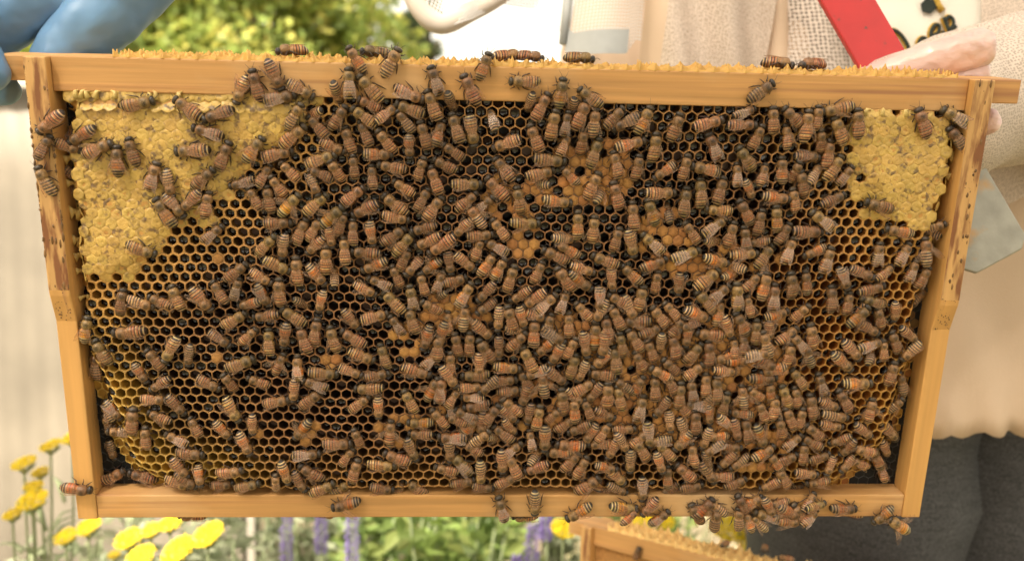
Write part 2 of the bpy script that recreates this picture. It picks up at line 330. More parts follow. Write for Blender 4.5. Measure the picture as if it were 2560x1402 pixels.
salvia(.052, .69, .575, .05, 'low purple salvia spike of the pair'); salvia(-.30, .967, .545, .1, 'faded purple salvia spike beside the grey-green plant'); salvia(-.235, .9, .56, .07, 'slim purple salvia spike behind the green leaves')
def grass():
    V = []; F = []; C = []
    for k in range(9000):
        x, y = random.uniform(-2.5, 2), random.uniform(.5, 4.5); h = random.uniform(.05, .16); a = random.uniform(0, 6.28); i = len(V); c = random.choice([(.16, .2, .06), (.3, .27, .13), (.1, .15, .04)])
        V += [(x - .003 * math.cos(a), y - .003 * math.sin(a), 0), (x + .003 * math.cos(a), y + .003 * math.sin(a), 0), (x + random.gauss(0, .03), y + random.gauss(0, .03), h)]; F.append((i, i + 1, i + 2)); C += [c] * 3
    link('grass', mesh('grass', V, F, M['leaf_sun'], C, smooth=False), label='short dry grass growing on the ground behind', cat='grass', kind='stuff')
grass()
# ------------------------------------------------------------------ the hive frame (local units: millimetres * .001, y = 0 is the foundation, -y faces the camera)
OUTL= [(-206.6, 216.9), (-209.0, 207.0), (-211.8, 196.8), (-212.3, 182.9), (-211.7, 164.4), (-210.0, 159.0), (-213.0, 150.2), (-214.1, 144.3), (-212.8, 136.4), (-212.3, 126.4), (-213.1, 114.2), (-210.3, 97.7), (-208.5, 85.1), (-205.8, 78.7), (-204.2, 68.0), (-201.4, 55.0), (-198.8, 39.5), (-191.9, 26.0), (-181.4, 18.0), (-165.3, 14.0), (-57.8, 13.1), (169.7, 14.4), (177.5, 22.7), (187.4, 31.0), (194.9, 40.5), (198.7, 52.1), (200.5, 70.4), (201.9, 86.1), (204.1, 97.1), (208.2, 112.4), (210.9, 129.6), (211.4, 146.4), (210.3, 166.9), (212.1, 175.0), (212.8, 183.0), (211.5, 194.9), (213.7, 202.7), (210.8, 214.3), (207.7, 221.5)]
HL= [(-207.8, 218.8), (-94.5, 220.5), (-99.7, 214.6), (-104.2, 204.7), (-110.1, 196.1), (-122.5, 189.3), (-130.2, 184.4), (-135.1, 178.6), (-143.0, 170.8), (-148.2, 163.0), (-159.7, 159.3), (-168.4, 154.8), (-172.6, 148.9), (-174.9, 143.9), (-182.8, 139.8), (-186.0, 134.8), (-194.9, 130.2), (-214.2, 126.0), (-218.6, 148.2), (-212.8, 205.1)]
HR= [(160.8, 218.9), (211.6, 221.5), (214.4, 204.7), (214.8, 183.1), (212.3, 166.9), (207.8, 156.7), (195.8, 154.4), (185.4, 162.4), (178.1, 171.4), (169.8, 180.3), (165.0, 186.1), (160.1, 193.9), (157.3, 207.4)]
BR= [(33.2, 185.6, 22.2, 18.2, 0.8), (0.8, 171.4, 18.2, 14.1, 0.6), (3.3, 151.5, 10.1, 12.1, 0.8), (70.3, 156.6, 16.2, 12.1, 0.6), (89.5, 140.5, 24.2, 7.1, 0.8), (117.4, 145.0, 18.2, 10.1, 0.5), (-29.5, 114.2, 18.2, 8.1, 0.8), (-53.4, 101.3, 12.1, 10.1, 0.5), (23.0, 104.1, 18.2, 12.1, 0.7), (86.2, 78.6, 56.6, 34.3, 0.8), (132.3, 38.0, 18.2, 12.1, 0.6), (14.2, 67.1, 24.2, 18.2, 0.5), (-57.6, 48.9, 14.1, 10.1, 0.5), (-100.6, 46.5, 10.1, 8.1, 0.7), (-129.0, 47.5, 4.4, 3.4, 1.0), (-147.7, 88.8, 3.0, 3.0, 1.0), (-144.9, 138.3, 3.0, 3.0, 1.0), (136.0, 113.8, 3.6, 3.6, 1.0), (77.9, 49.3, 30.3, 10.1, 0.7), (-26.8, 55.7, 14.1, 8.1, 0.5), (-117.2, 88.0, 4.4, 3.6, 0.9), (-93.4, 87.1, 4.0, 3.2, 0.9), (60.2, 26.2, 12.1, 6.1, 0.2)]
for i_, (x_, z_) in enumerate(OUTL):                                  # the thin wax at the lower edges reaches a little farther out
    if z_ < 112 and abs(x_) > 160: OUTL[i_] = (x_ * 1.02 + (5.5 if x_ > 0 else -2), z_ - (3 if z_ < 60 else 0))

FM = Matrix.Translation((0, 0, .9)) @ Matrix.Rotation(R(9), 4, 'X')      # held with its top leaning towards the viewer
frame = bpy.data.objects.new('framed_honeycomb', None); COL.objects.link(frame); frame.matrix_world = FM
frame['label'] = 'pine hive frame held up, its comb full of cells and bees'; frame['category'] = 'hive frame'; frame.empty_display_size = .05
mm = .001
TOPZ, TOPB, YT, YL, YH = 234.0, 218.2, 13.2, 13.7, 18.1

def bars(frame, pine, pine_up, prop):
    b = MB(); q = lambda *p: tuple(v * mm for v in p)
    b.box(q(-213.9, -YT, TOPB), q(213.9, YT, TOPZ)); b.box(q(-240, -YT + .8, 222.5), q(-213.9, YT - .8, TOPZ - .1)); b.box(q(213.9, -YT + .8, 222.5), q(240, YT - .8, TOPZ - .1))
    bevel(b.make('top_bar', pine, frame, smooth=False), .0006)
    b = MB(); b.box(q(-213.9, -YL + .5, .4), q(213.9, YL - .5, 13.4)); bevel(b.make('bottom_bar', pine, frame, smooth=False), .0006)
    prof = [(-YL, 0), (-YL, 108), (-YL - 1.6, 114), (-YH + .4, 122), (-YH, 125), (-YH, 233.7), (YH, 233.7), (YH, 125), (YL, 108), (YL, 0)]
    bars_ = []
    for s in (-1, 1):
        x0, x1 = (-224, -214) if s < 0 else (214, 224)
        V = [q(x0, y, z) for y, z in prof] + [q(x1, y, z) for y, z in prof]; n = len(prof)
        F = [tuple(range(n))[::-1], tuple(range(n, 2 * n))] + [(i, (i + 1) % n, n + (i + 1) % n, n + i) for i in range(n)]
        me = mesh('side_bar', V, F, [pine_up, prop], smooth=False, midx=[0, 0] + [1 if i == 4 else 0 for i in range(n)])
        bars_.append(bevel(link('side_bar', me, frame), .0006))
    return bars_
side = bars(frame, M['pine'], M['pine_up'], M['propolised'])
b = MB(); b.box((-.2138, -.0006, .0135), (.2138, .0006, .218)); b.make('foundation', M['plastic'], frame, smooth=False)

# crumbs and ridges of propolis on the two shoulders
def lump(b, p, r, c=None, st=1):
    V = []; ph = random.random() * 6
    for i in range(6): V.append((p[0] + r * .9 * math.cos(ph + i * 1.047) * random.uniform(.6, 1.2), p[1], p[2] + r * st * math.sin(ph + i * 1.047) * random.uniform(.6, 1.3)))
    for i in range(6): V.append((p[0] + r * .5 * math.cos(ph + i * 1.047), p[1] - r * random.uniform(.3, .6), p[2] + r * st * .6 * math.sin(ph + i * 1.047)))
    b.add(V, [(i, (i + 1) % 6, 6 + (i + 1) % 6, 6 + i) for i in range(6)] + [tuple(range(6, 12))], c)
for s, o in zip((-1, 1), side):
    b = MB()
    for k in range(150 if s < 0 else 70):
        z = 126 + 107 * (noise.noise((k * .37, s, 0)) * .9 + .5 + random.uniform(-.2, .2)) % 107; z = min(232.5, max(126, z)); e = random.random()
        x = (-223.6 if e < .55 else (-214.5 if e < .85 else random.uniform(-222, -215))) if s < 0 else (221 + random.gauss(0, 1.2) if e < .6 else random.uniform(215, 223))
        if s < 0 and z < 150 and random.random() < .6: x = random.uniform(-223.5, -215)
        lump(b, (x * mm, (-YH + .15) * mm, z * mm), random.choice((.2, .3, .35, .5, .9)) * mm, st=random.uniform(.8, 3.2))
    for k in range(40):
        z = random.uniform(108, 126); lump(b, ((random.uniform(-223, -215) if s < 0 else random.uniform(215, 223)) * mm, (-YL - .2 - max(0, z - 108) * .24) * mm, z * mm), random.uniform(.25, .6) * mm)
    b.make('propolis', M['propolis'], o)

# ---- the comb
def wob(x, z): return .55 * np.sin(x * .043 + 1.3) * np.cos(z * .05) + .4 * np.sin(x * .11 + z * .07) + .3 * np.sin(z * .16 - x * .05)
def depth(x, z):
    x = np.asarray(x, float); z = np.asarray(z, float)
    sd = signed(OUTL, x, z); ho = np.maximum(signed(HL, x, z), signed(HR, x, z))
    d = 11.6 + wob(x, z) + 2.6 * sstep(-6, 7, ho)
    corner = sstep(120, 165, np.abs(x)) * (1 - sstep(70, 110, z))
    wd = 5 + 8 * corner
    e = np.where(sd > -2.5, np.maximum(sstep(0, 1, sd / wd) ** .8, .16 * corner), 0)
    bottom = (1 - corner) * (1 - sstep(14, 30, z)); e = np.maximum(e, .42 * bottom * (sd > -4))
    top = sstep(205, 216, z); e = np.maximum(e, top * (sd > -3) * .95)
    return np.where(sd > -2.5, .8 + (d - .8) * np.clip(e, 0, 1), .8)

P, DZ = 5.3, 4.59
cells = []
for r in range(45):
    z = 15.2 + r * DZ
    if z > 217.5: break
    for k in range(-41, 42):
        x = k * P + (P / 2 if r % 2 else 0)
        if abs(x) < 212.5: cells.append((x, z))
cells = np.array(cells); cx, cz = cells[:, 0], cells[:, 1]
csd = signed(OUTL, cx, cz); chl = signed(HL, cx, cz); chr_ = signed(HR, cx, cz); cho = np.maximum(chl, chr_); cd = depth(cx, cz)
rnd = rng.random(len(cells))
kind = np.zeros(len(cells), int)                                  # 0 open, 1 honey cap, 2 brood cap, 3 bare foundation
for (ex, ez, ra, rb, pr) in BR: kind[(((cx - ex) / ra) ** 2 + ((cz - ez) / rb) ** 2 < 1) & (rnd < pr)] = 2
cho_n = cho + 2 + 3 * np.sin(cx * .21 + cz * .17) + 3 * rng.normal(0, .6, len(cells)); kind[(cho_n > 0) & (csd > -1.5) & ((rnd < .97) | (cho > 9))] = 1
kind[csd < -2.5] = 3
lo_corner = sstep(110, 175, np.abs(cx)) * (1 - sstep(60, 130, cz)); nearhoney = sstep(-45, -2, cho); edge = 1 - sstep(4, 42, csd) * sstep(0, 60, cz + 20); rightlow = sstep(80, 170, cx) * (1 - sstep(125, 190, cz))  # edge: golden fresh wax, with its backlit glow painted into the colour
def lerp(a, b, t): return a + (np.asarray(b) - a) * t[:, None]
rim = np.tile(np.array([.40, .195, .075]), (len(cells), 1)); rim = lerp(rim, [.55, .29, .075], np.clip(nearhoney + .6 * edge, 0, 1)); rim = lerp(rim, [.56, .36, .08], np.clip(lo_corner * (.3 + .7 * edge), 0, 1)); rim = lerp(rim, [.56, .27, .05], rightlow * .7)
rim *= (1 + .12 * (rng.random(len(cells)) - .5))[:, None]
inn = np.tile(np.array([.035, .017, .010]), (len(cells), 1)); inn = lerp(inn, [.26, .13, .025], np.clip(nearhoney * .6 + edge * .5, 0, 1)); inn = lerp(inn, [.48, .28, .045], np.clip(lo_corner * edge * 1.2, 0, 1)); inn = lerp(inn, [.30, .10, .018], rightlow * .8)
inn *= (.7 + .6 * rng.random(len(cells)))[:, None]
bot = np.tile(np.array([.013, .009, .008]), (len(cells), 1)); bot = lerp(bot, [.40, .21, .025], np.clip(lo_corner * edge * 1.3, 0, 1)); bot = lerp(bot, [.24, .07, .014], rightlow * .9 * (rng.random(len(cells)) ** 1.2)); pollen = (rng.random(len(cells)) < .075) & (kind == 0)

ang12 = np.arange(12) * math.pi / 6 + math.pi / 2                  # pointy-top hexagon with edge midpoints
hexr = np.array([P / math.sqrt(3) if i % 2 == 0 else P / 2 for i in range(12)])
def warp(x, z): return x + .55 * math.sin(.045 * z + .03 * x) + .3 * math.sin(.13 * z + 2) + .2 * math.sin(.21 * x + .1 * z), z + .5 * math.sin(.04 * x + 1) + .3 * math.sin(.12 * x + .05 * z)
V, F, C = [], [], []
def ring(x, z, y, rr, col):
    k = len(V)
    for i in range(12): wx, wz = warp(x + rr[i] * math.cos(ang12[i]), z + rr[i] * math.sin(ang12[i])); V.append((wx * mm, y[i] * mm, wz * mm)); C.append(col)
    return k
def strip(a, b):
    for i in range(12): F.append((a + i, a + (i + 1) % 12, b + (i + 1) % 12, b + i))
hx = cx[:, None] + hexr * np.cos(ang12); hz = cz[:, None] + hexr * np.sin(ang12)
hd = depth(hx, hz); nect = []
for i in range(len(cells)):
    x, z = cx[i], cz[i]; k_ = kind[i]
    if k_ == 3:
        a = ring(x, z, [-.75] * 12, hexr, (.03, .03, .031)); c = ring(x, z, [-.65] * 12, hexr * .9, (.012, .012, .013)); strip(a, c); e = ring(x, z, [-.62 + .5] * 12, hexr * .8, (.01, .01, .011)); strip(c, e); F.append(tuple(range(e, e + 12))); continue
    y0 = -hd[i]; thin = cd[i] < 1.1; rc = tuple(rim[i]) if not thin else (.05, .035, .015)
    a = ring(x, z, y0, hexr, rc)
    if k_ == 2: C[-12:] = [tuple(.4 * q for q in rc)] * 12
    if k_ in (1, 2): F.append(tuple(range(a, a + 12))); continue
    r0 = (2.40 - .26 * nearhoney[i] * (1 - lo_corner[i])) * (1 + .04 * (rnd[i] - .5))
    rr = r0 * (np.array([1.11 if j % 2 == 0 else 1.0 for j in range(12)]))
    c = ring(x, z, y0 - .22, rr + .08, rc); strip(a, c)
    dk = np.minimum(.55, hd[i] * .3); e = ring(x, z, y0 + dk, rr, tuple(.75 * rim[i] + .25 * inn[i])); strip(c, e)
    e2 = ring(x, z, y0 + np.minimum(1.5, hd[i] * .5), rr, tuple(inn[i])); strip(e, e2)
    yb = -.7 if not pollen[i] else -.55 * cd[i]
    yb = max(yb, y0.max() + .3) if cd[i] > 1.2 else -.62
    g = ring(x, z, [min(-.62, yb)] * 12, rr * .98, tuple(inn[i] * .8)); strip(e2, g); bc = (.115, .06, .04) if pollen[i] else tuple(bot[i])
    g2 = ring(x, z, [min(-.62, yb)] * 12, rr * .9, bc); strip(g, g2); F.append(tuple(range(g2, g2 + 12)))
    pn = .75 * (1 - sstep(60, 100, np.array(208 - z))) + .35
    if not pollen[i] and cd[i] > 6 and rng.random() < (.8 if z > 75 else .18) * (1 - .6 * rightlow[i]): nect.append((x, z, -cd[i] * rng.uniform(.45, .8), rr))
comb = link('comb', mesh('comb', V, F, M['comb'], C), frame, kind='stuff')
V, F = [], []
for (x, z, y, rr) in nect:
    x, z = warp(x, z)
    k = len(V); tx, tz = rng.normal(0, .09, 2)
    for s_, dy in ((1.0, -.8), (.84, -.2), (.45, 0)):
        for j in range(12): V.append(((x + rr[j] * s_ * math.cos(ang12[j])) * mm, (y + dy + rr[j] * s_ * (tx * math.cos(ang12[j]) + tz * math.sin(ang12[j]))) * mm, (z + rr[j] * s_ * math.sin(ang12[j])) * mm))
    for q_ in (0, 12):
        for j in range(12): F.append((k + q_ + j, k + q_ + (j + 1) % 12, k + q_ + 12 + (j + 1) % 12, k + q_ + 12 + j))
    F.append(tuple(range(k + 24, k + 36)))
link('nectar', mesh('nectar', V, F, M['nectar']), comb, kind='stuff')

# cappings: the largest 300 of each kind are objects, what is left over is one part
def cap_mesh(name, mt, r, h, rough_, seed, dish):
    rs = np.random.default_rng(seed); V = []; F = []
    prof = [(1.0, .3 if r < 3 else .16), (.88, -.4 * h), (.58, -h), (.25, -h * dish)]
    for (q, y) in prof:
        for j in range(12):
            hexf = 1.0 if j % 2 == 0 else .9
            V.append((r * q * hexf * math.cos(ang12[j]) * mm * (1 + rs.normal(0, .03)), (y + rs.normal(0, rough_)) * mm, r * q * hexf * math.sin(ang12[j]) * mm * (1 + rs.normal(0, .03))))
    for a in range(3):
        for j in range(12): F.append((a * 12 + j, a * 12 + (j + 1) % 12, (a + 1) * 12 + (j + 1) % 12, (a + 1) * 12 + j))
    V.append((0, -h * dish * mm, 0)); F += [(36 + j, 36 + (j + 1) % 12, 48) for j in range(12)]
    return mesh(name, V, F, mt)
hmesh = [cap_mesh('honey_cap', M['honey_cap'], 3.3, rng.uniform(.08, .34), .08, 50 + k, rng.uniform(-.9, 1.0)) for k in range(16)]
bmesh_ = [cap_mesh('brood_cap', M['brood_cap'], 2.86, rng.uniform(.4, .6), .05, 90 + k, 1.05) for k in range(5)]
slx = depth(cx + 1, cz) - depth(cx - 1, cz); slz = depth(cx, cz + 1) - depth(cx, cz - 1)
def capping(code, meshes, name, jig):
    idx = np.where(kind == code)[0]; rest = []
    order = sorted(idx, key=lambda i: -csd[i] if code == 1 else rng.random())
    for n_, i in enumerate(order):
        nrm = Vector((-slx[i] / 2, -1, -slz[i] / 2)).normalized()
        wx, wz = warp(cx[i], cz[i]); mw = Matrix.Translation(((wx + rng.normal(0, jig * 3)) * mm, (-cd[i] - rng.uniform(0, .12 + jig * 2.5)) * mm, (wz + rng.normal(0, jig * 3)) * mm)) @ nrm.to_track_quat('-Y', 'Z').to_matrix().to_4x4() @ Matrix.Rotation(int(rng.integers(6)) * math.pi / 3 + rng.normal(0, jig), 4, 'Y') @ Matrix.Diagonal((*(rng.uniform(1 - jig * .8, 1.05 + jig * .8) for _ in range(3)), 1))
        me = meshes[int(rng.integers(len(meshes)))]
        if n_ < 300: link(name, me, comb, mw)
        else: rest.append((me, mw))
    if rest:
        b = MB()
        for me, mw in rest: b.add([mw @ v.co for v in me.vertices], [tuple(p.vertices) for p in me.polygons])
        b.make(name, meshes[0].materials[0], comb, kind='stuff')
capping(1, hmesh, 'honey_cap', .05); capping(2, bmesh_, 'brood_cap', .04)

# wax bridges from the comb to the bars
b = MB()
for (x0, z0, x1, z1, r_) in [(-213.8, 161, -209, 160, 1.3), (-213.8, 147.5, -210, 146, 1.1), (-213.8, 132, -209, 131, .7), (-213.8, 118, -209, 119, .6), (-213.8, 139, -209.5, 140, 1.0), (-213.8, 186, -209, 187, 1), (-213.8, 175, -209, 174, .8), (213.8, 196, 209, 195, 1.2), (213.8, 207, 208.5, 205, 1), (213.8, 186, 209, 186, .8)]:
    pts = [((x0 + (x1 - x0) * t) * mm, -(9.5 - 2 * math.sin(t * 3.1)) * mm, (z0 + (z1 - z0) * t + .5 * math.sin(t * 3.1)) * mm) for t in (0, .25, .5, .75, 1)]
    b.tube(pts, [r_ * k * mm for k in (1.7, .9, .7, .9, 1.7)], 8, (.62, .42, .13), flat=1.6)
for k in range(12):                                               # wax fins reaching up the top bar above the capped honey
    x = random.choice([random.uniform(-206, -150), random.uniform(165, 210)]); h_ = random.uniform(1, 2.6)
    b.tube([((x + random.uniform(-2, 2)) * mm, -(YT + .3) * mm, (217 + h_) * mm), (x * mm, -(YT + .45) * mm, 218.6 * mm), ((x + random.uniform(-1, 1)) * mm, -(YT + .4) * mm, 215.5 * mm)], [.3 * mm, .9 * mm, 1.7 * mm], 6, (.62, .45, .15))
b.make('wax_bridge', M['comb'], comb, cols=True)

# burr comb: the torn cell walls along the top of the top bar
def burr(parent, x0, x1, z, hmax, mat, pitch=7.2):
    """rows of torn cell walls: scalloped between the corners, ragged on top"""
    b = MB(); rows = [-11.6, -6.8, -1.6, 3.6, 8.8]; st = .55
    for ri, y in enumerate(rows):
        pk = [x0 + (pitch / 2 if ri % 2 else 0)]
        while pk[-1] < x1: pk.append(pk[-1] + pitch * random.uniform(.8, 1.2))
        hp = [hmax * random.uniform(.45, 1) * (.75 + .6 * noise.noise((p * .06, ri * 3.1, 2))) for p in pk]
        n = int((pk[-1] - pk[0]) / st); V = []
        for q in range(n + 1):
            x = pk[0] + q * st; k = max(0, min(len(pk) - 2, int(np.searchsorted(pk, x)) - 1)); t = (x - pk[k]) / (pk[k + 1] - pk[k]); u = abs(2 * t - 1)
            h = (hp[k] * (1 - t) + hp[k + 1] * t) * (.36 + .64 * u ** 2.2) + hmax * .13 * noise.noise((x * 1.3, ri * 5, 1)) + random.uniform(-.25, .25)
            yy = y + 1.7 * (1 - u) * (1 if k % 2 else .55) - .8; fl = u ** 4
            for sg, hh, tk in ((-1, 0, .55 + .9 * fl), (-1, max(.3, h), .22 + .35 * fl), (1, max(.3, h), .22 + .35 * fl), (1, 0, .55 + .9 * fl)): V.append((x * mm, (min(YT - .6, max(-YT + .5, yy)) + sg * tk) * mm, (z + hh) * mm))
        b.add(V, [(q * 4 + a, q * 4 + 4 + a, q * 4 + 5 + a, q * 4 + 1 + a) for q in range(n) for a in range(3)] + [(0, 1, 2, 3), (n * 4 + 3, n * 4 + 2, n * 4 + 1, n * 4)])
        if ri < len(rows) - 1:
            for p, h in zip(pk, hp):                              # fins running back between the rows
                V = []
                for q in range(7):
                    t = q / 6; hh = max(.4, h * (.45 + .5 * abs(2 * t - 1) ** 1.6) + random.uniform(-.35, .3)); yy = y - .6 + t * 5
                    for sg, zz, tk in ((-1, 0, .5), (-1, hh, .2), (1, hh, .2), (1, 0, .5)): V.append(((p + sg * tk) * mm, min(YT - .5, yy) * mm, (z + zz) * mm))
                b.add(V, [(q * 4 + a, q * 4 + 1 + a, q * 4 + 5 + a, q * 4 + 4 + a) for q in range(6) for a in range(3)])
    return b.make('burr_comb', mat, parent)
burr(frame, -186, 204, TOPZ - .05, 5.2, M['burr'])
# ------------------------------------------------------------------ honeybees
def bee_mesh(kind, pose):
    """one continuous body: head, thorax, abdomen, with legs and antennae; head along +X, back along +Z, millimetres"""
    rs = np.random.default_rng(300 + pose * 7 + {'': 0, 'o': 1, 'd': 2}[kind]); N = 14; V = []; F = []; C = []
    prof = [(6.55, .12), (6.35, .95), (6.05, 1.5), (5.6, 1.8), (5.15, 1.78), (4.85, 1.6), (4.65, 1.3), (4.5, 1.3), (4.35, 1.7), (3.9, 2.15), (3.1, 2.42), (2.3, 2.46), (1.6, 2.36), (1.1, 2.15), (.85, 1.95), (.6, 1.92)]
    ab = 38
    for i in range(ab + 1):
        t = i / ab; x = .4 - 7.1 * t
        r = 2.58 * min(1, .76 + 2.6 * t) * (1 - max(0, (t - .45) / .56) ** 2.6) ** .62 if t < .99 else .12
        r = max(.1, r); seg = (t * 6) % 1; r *= 1 + .035 * (seg - .5) * (1 if t < .93 else 0); prof.append((x, r))
    tan, dk, cream, org = (.42, .185, .07), (.030, .013, .008), (.56, .38, .18), (.56, .19, .03)
    blk = (.022, .016, .013)
    bendy = [0, .5, -.5, .25][pose]; curl = [.5, .9, .4, 1.0][pose]
    for i, (x, r) in enumerate(prof):
        hy = 1.12 if x > 4.5 else (1.0 if x > .6 else .98); hz = .92 if x > 4.5 else (.98 if x > .6 else .88)
        dz = -.35 if x > 4.5 else (.15 if x > .6 else -.1 - curl * max(0, (-x - 1) / 5.5) ** 2); dy = bendy * max(0, (-x) / 6.5) ** 2
        if x > 4.4: dy = -bendy * .5 * (x - 4.4) / 2
        for k in range(N):
            a = 2 * math.pi * k / N; y = r * hy * math.cos(a); z = r * hz * math.sin(a)
            V.append((x, y + dy, z + dz)); up_ = math.sin(a)
            if x > 4.5:
                c = (.045, .030, .018) if up_ > -.3 else (.03, .022, .018)
                if abs(math.cos(a)) > .72 and 5.0 < x < 6.2: c = blk
                if x > 6.2 and up_ > 0: c = (.13, .09, .045)
            elif x > .6:
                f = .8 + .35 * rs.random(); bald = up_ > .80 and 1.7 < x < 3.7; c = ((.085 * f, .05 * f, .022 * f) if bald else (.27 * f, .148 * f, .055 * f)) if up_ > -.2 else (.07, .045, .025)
                if r < 1.0: c = (.10, .06, .03)
            else:
                t = (.4 - x) / 7.1; s6 = t * 6; sg = int(s6); fr = s6 - sg
                if kind == '':   c = tan if fr < .68 else dk; c = cream if (sg >= 3 and fr < .24) else c; c = dk if (sg >= 4 and fr >= .3) else c; c = (.26, .105, .05) if (sg in (1, 2) and .5 < fr < .68) else c
                elif kind == 'o': c = (org if fr < .72 else (.20, .08, .025)) if sg < 3 else (cream if fr < .34 else (.045, .028, .018))
                else:            c = (cream if fr < .33 else (.06, .042, .03))
                if sg == 0 and kind != 'd': c = tuple(.5 * q + .5 * w_ for q, w_ in zip(c, (.30, .19, .08)))
                if t > .94: c = blk
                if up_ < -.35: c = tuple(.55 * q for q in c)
                c = tuple(q * (.85 + .3 * rs.random()) for q in c)
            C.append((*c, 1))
    n = len(prof)
    for i in range(n - 1):
        for k in range(N): F.append((i * N + k, (i + 1) * N + k, (i + 1) * N + (k + 1) % N, i * N + (k + 1) % N))
    F.append(tuple(range(N))); F.append(tuple((n - 1) * N + k for k in range(N))[::-1])
    def tube(pts, rad, col, nn=5):
        b = MB(); b.tube(pts, rad, nn); k = len(V); V.extend(b.V); F.extend([tuple(i + k for i in f) for f in b.F]); C.extend([(*col, 1)] * len(b.V))
    leg = (.045, .022, .013)
    for s in (-1, 1):
        for (x, fx, kx, ln) in ((3.6, 5.0, 4.4, 3.0), (2.6, 2.2, 2.6, 3.6), (1.4, -1.8, .2, 3.5)):
            j = rs.normal(0, .35, 4); kn = (kx + j[0], s * (2.6 + .3 * j[1]), -.5)
            tube([(x, s * 1.0, -1.2), kn, (fx * .8 + kx * .2 + j[2], s * ln * .95, -1.55), (fx + (fx - x) * .5 + j[2], s * (ln + .5 + .3 * j[3]), -2.35)], [.26, .25, .2 if fx > 0 else .28, .07], leg)
        j = rs.normal(0, .3, 2); tube([(6.2, s * .5, 0), (7.2, s * 1.1, .3), (8.6 + j[0], s * (1.9 + j[1]), -.3)], [.09, .08, .06], (.03, .018, .012), 4)
    for q in range(220):                                          # fuzz on the thorax
        a = rs.uniform(.1, math.pi - .1); x = rs.uniform(.8, 4.1); r = np.interp(x, [.7, 1.5, 2.5, 3.6, 4.2], [1.2, 2.15, 2.42, 2.2, 1.5])
        p = Vector((x, r * math.cos(a), r * .98 * math.sin(a) + .15)); d = Vector((rs.normal(-.2, .4), math.cos(a) + rs.normal(0, .25), math.sin(a) + rs.normal(0, .25))).normalized() * rs.uniform(.3, .6)
        sd_ = Vector((0, -math.sin(a), math.cos(a))) * .05; k = len(V); V.extend([tuple(p - sd_), tuple(p + sd_), tuple(p + d)]); F.append((k, k + 1, k + 2)); C.extend([(.40, .26, .10, 1)] * 3)
    V = np.array([tuple(v) for v in V]) * mm
    return V, F, np.array(C)

def wing_mesh(side, spread):
    sheen_tint = spread == 3; spread = 0 if sheen_tint else spread
    """fore and hind wing of one side as one membrane with darker veins"""
    V = []; F = []; C = []
    for (root, ln, wd, a0, z0) in (((2.9, 1.15), 8.9, 2.7, (9, 19, 48)[spread], 1.95), ((1.6, 1.2), 6.2, 1.8, (15, 27, 62)[spread], 1.8)):
        a = R(180 - a0); dx, dy = math.cos(a), math.sin(a); nx, ny = -dy, dx; nu, nv = 10, 4; k = len(V)
        for i in range(nu + 1):
            t = i / nu; lead = .35 * math.sin(t * 2.9); width = wd * (math.sin(math.pi * min(1, t * .80 + .12)) ** .8 if t < .999 else .3)
            for j in range(nv + 1):
                v = j / nv; off = lead - width * v + (.2 if i == 0 else 0)
                x = root[0] + dx * ln * t - nx * off; y = root[1] + dy * ln * t - ny * off
                if spread < 2: y = root[1] + dy * ln * t + (lead - width * v) * 1.0; x = root[0] + dx * ln * t + .15 * v
                z = z0 + .75 * math.sin(t * 2.4) - .9 * t + .12 * math.sin(j * 1.9 + i)
                V.append((x * mm, side * y * mm, z * mm)); vein = (j == 0) or (j == nv) or (i == nu) or (j == 2 and i < 7)
                C.append(((.34, .19, .09, .38) if vein else (.55, .38, .28, .06)) if not sheen_tint else ((.42, .28, .20, .5) if vein else (.66, .52, .45, .15)))  # one wing variant has its silvery sheen painted as paler, denser colour
        for i in range(nu):
            for j in range(nv): F.append((k + i * (nv + 1) + j, k + (i + 1) * (nv + 1) + j, k + (i + 1) * (nv + 1) + j + 1, k + i * (nv + 1) + j + 1))
    return np.array(V), F, np.array(C)

BODY = {(k, p): bee_mesh(k, p) for k in ('', 'o', 'd') for p in range(4)}
WING = {(s, sp): wing_mesh(s, sp) for s in (-1, 1) for sp in (0, 1, 2, 3)}
BODYM = {k: mesh('honeybee', v[0], v[1], M['bee'], v[2]) for k, v in BODY.items()}
WINGM = {k: mesh('wing', v[0], v[1], M['wing'], v[2]) for k, v in WING.items()}

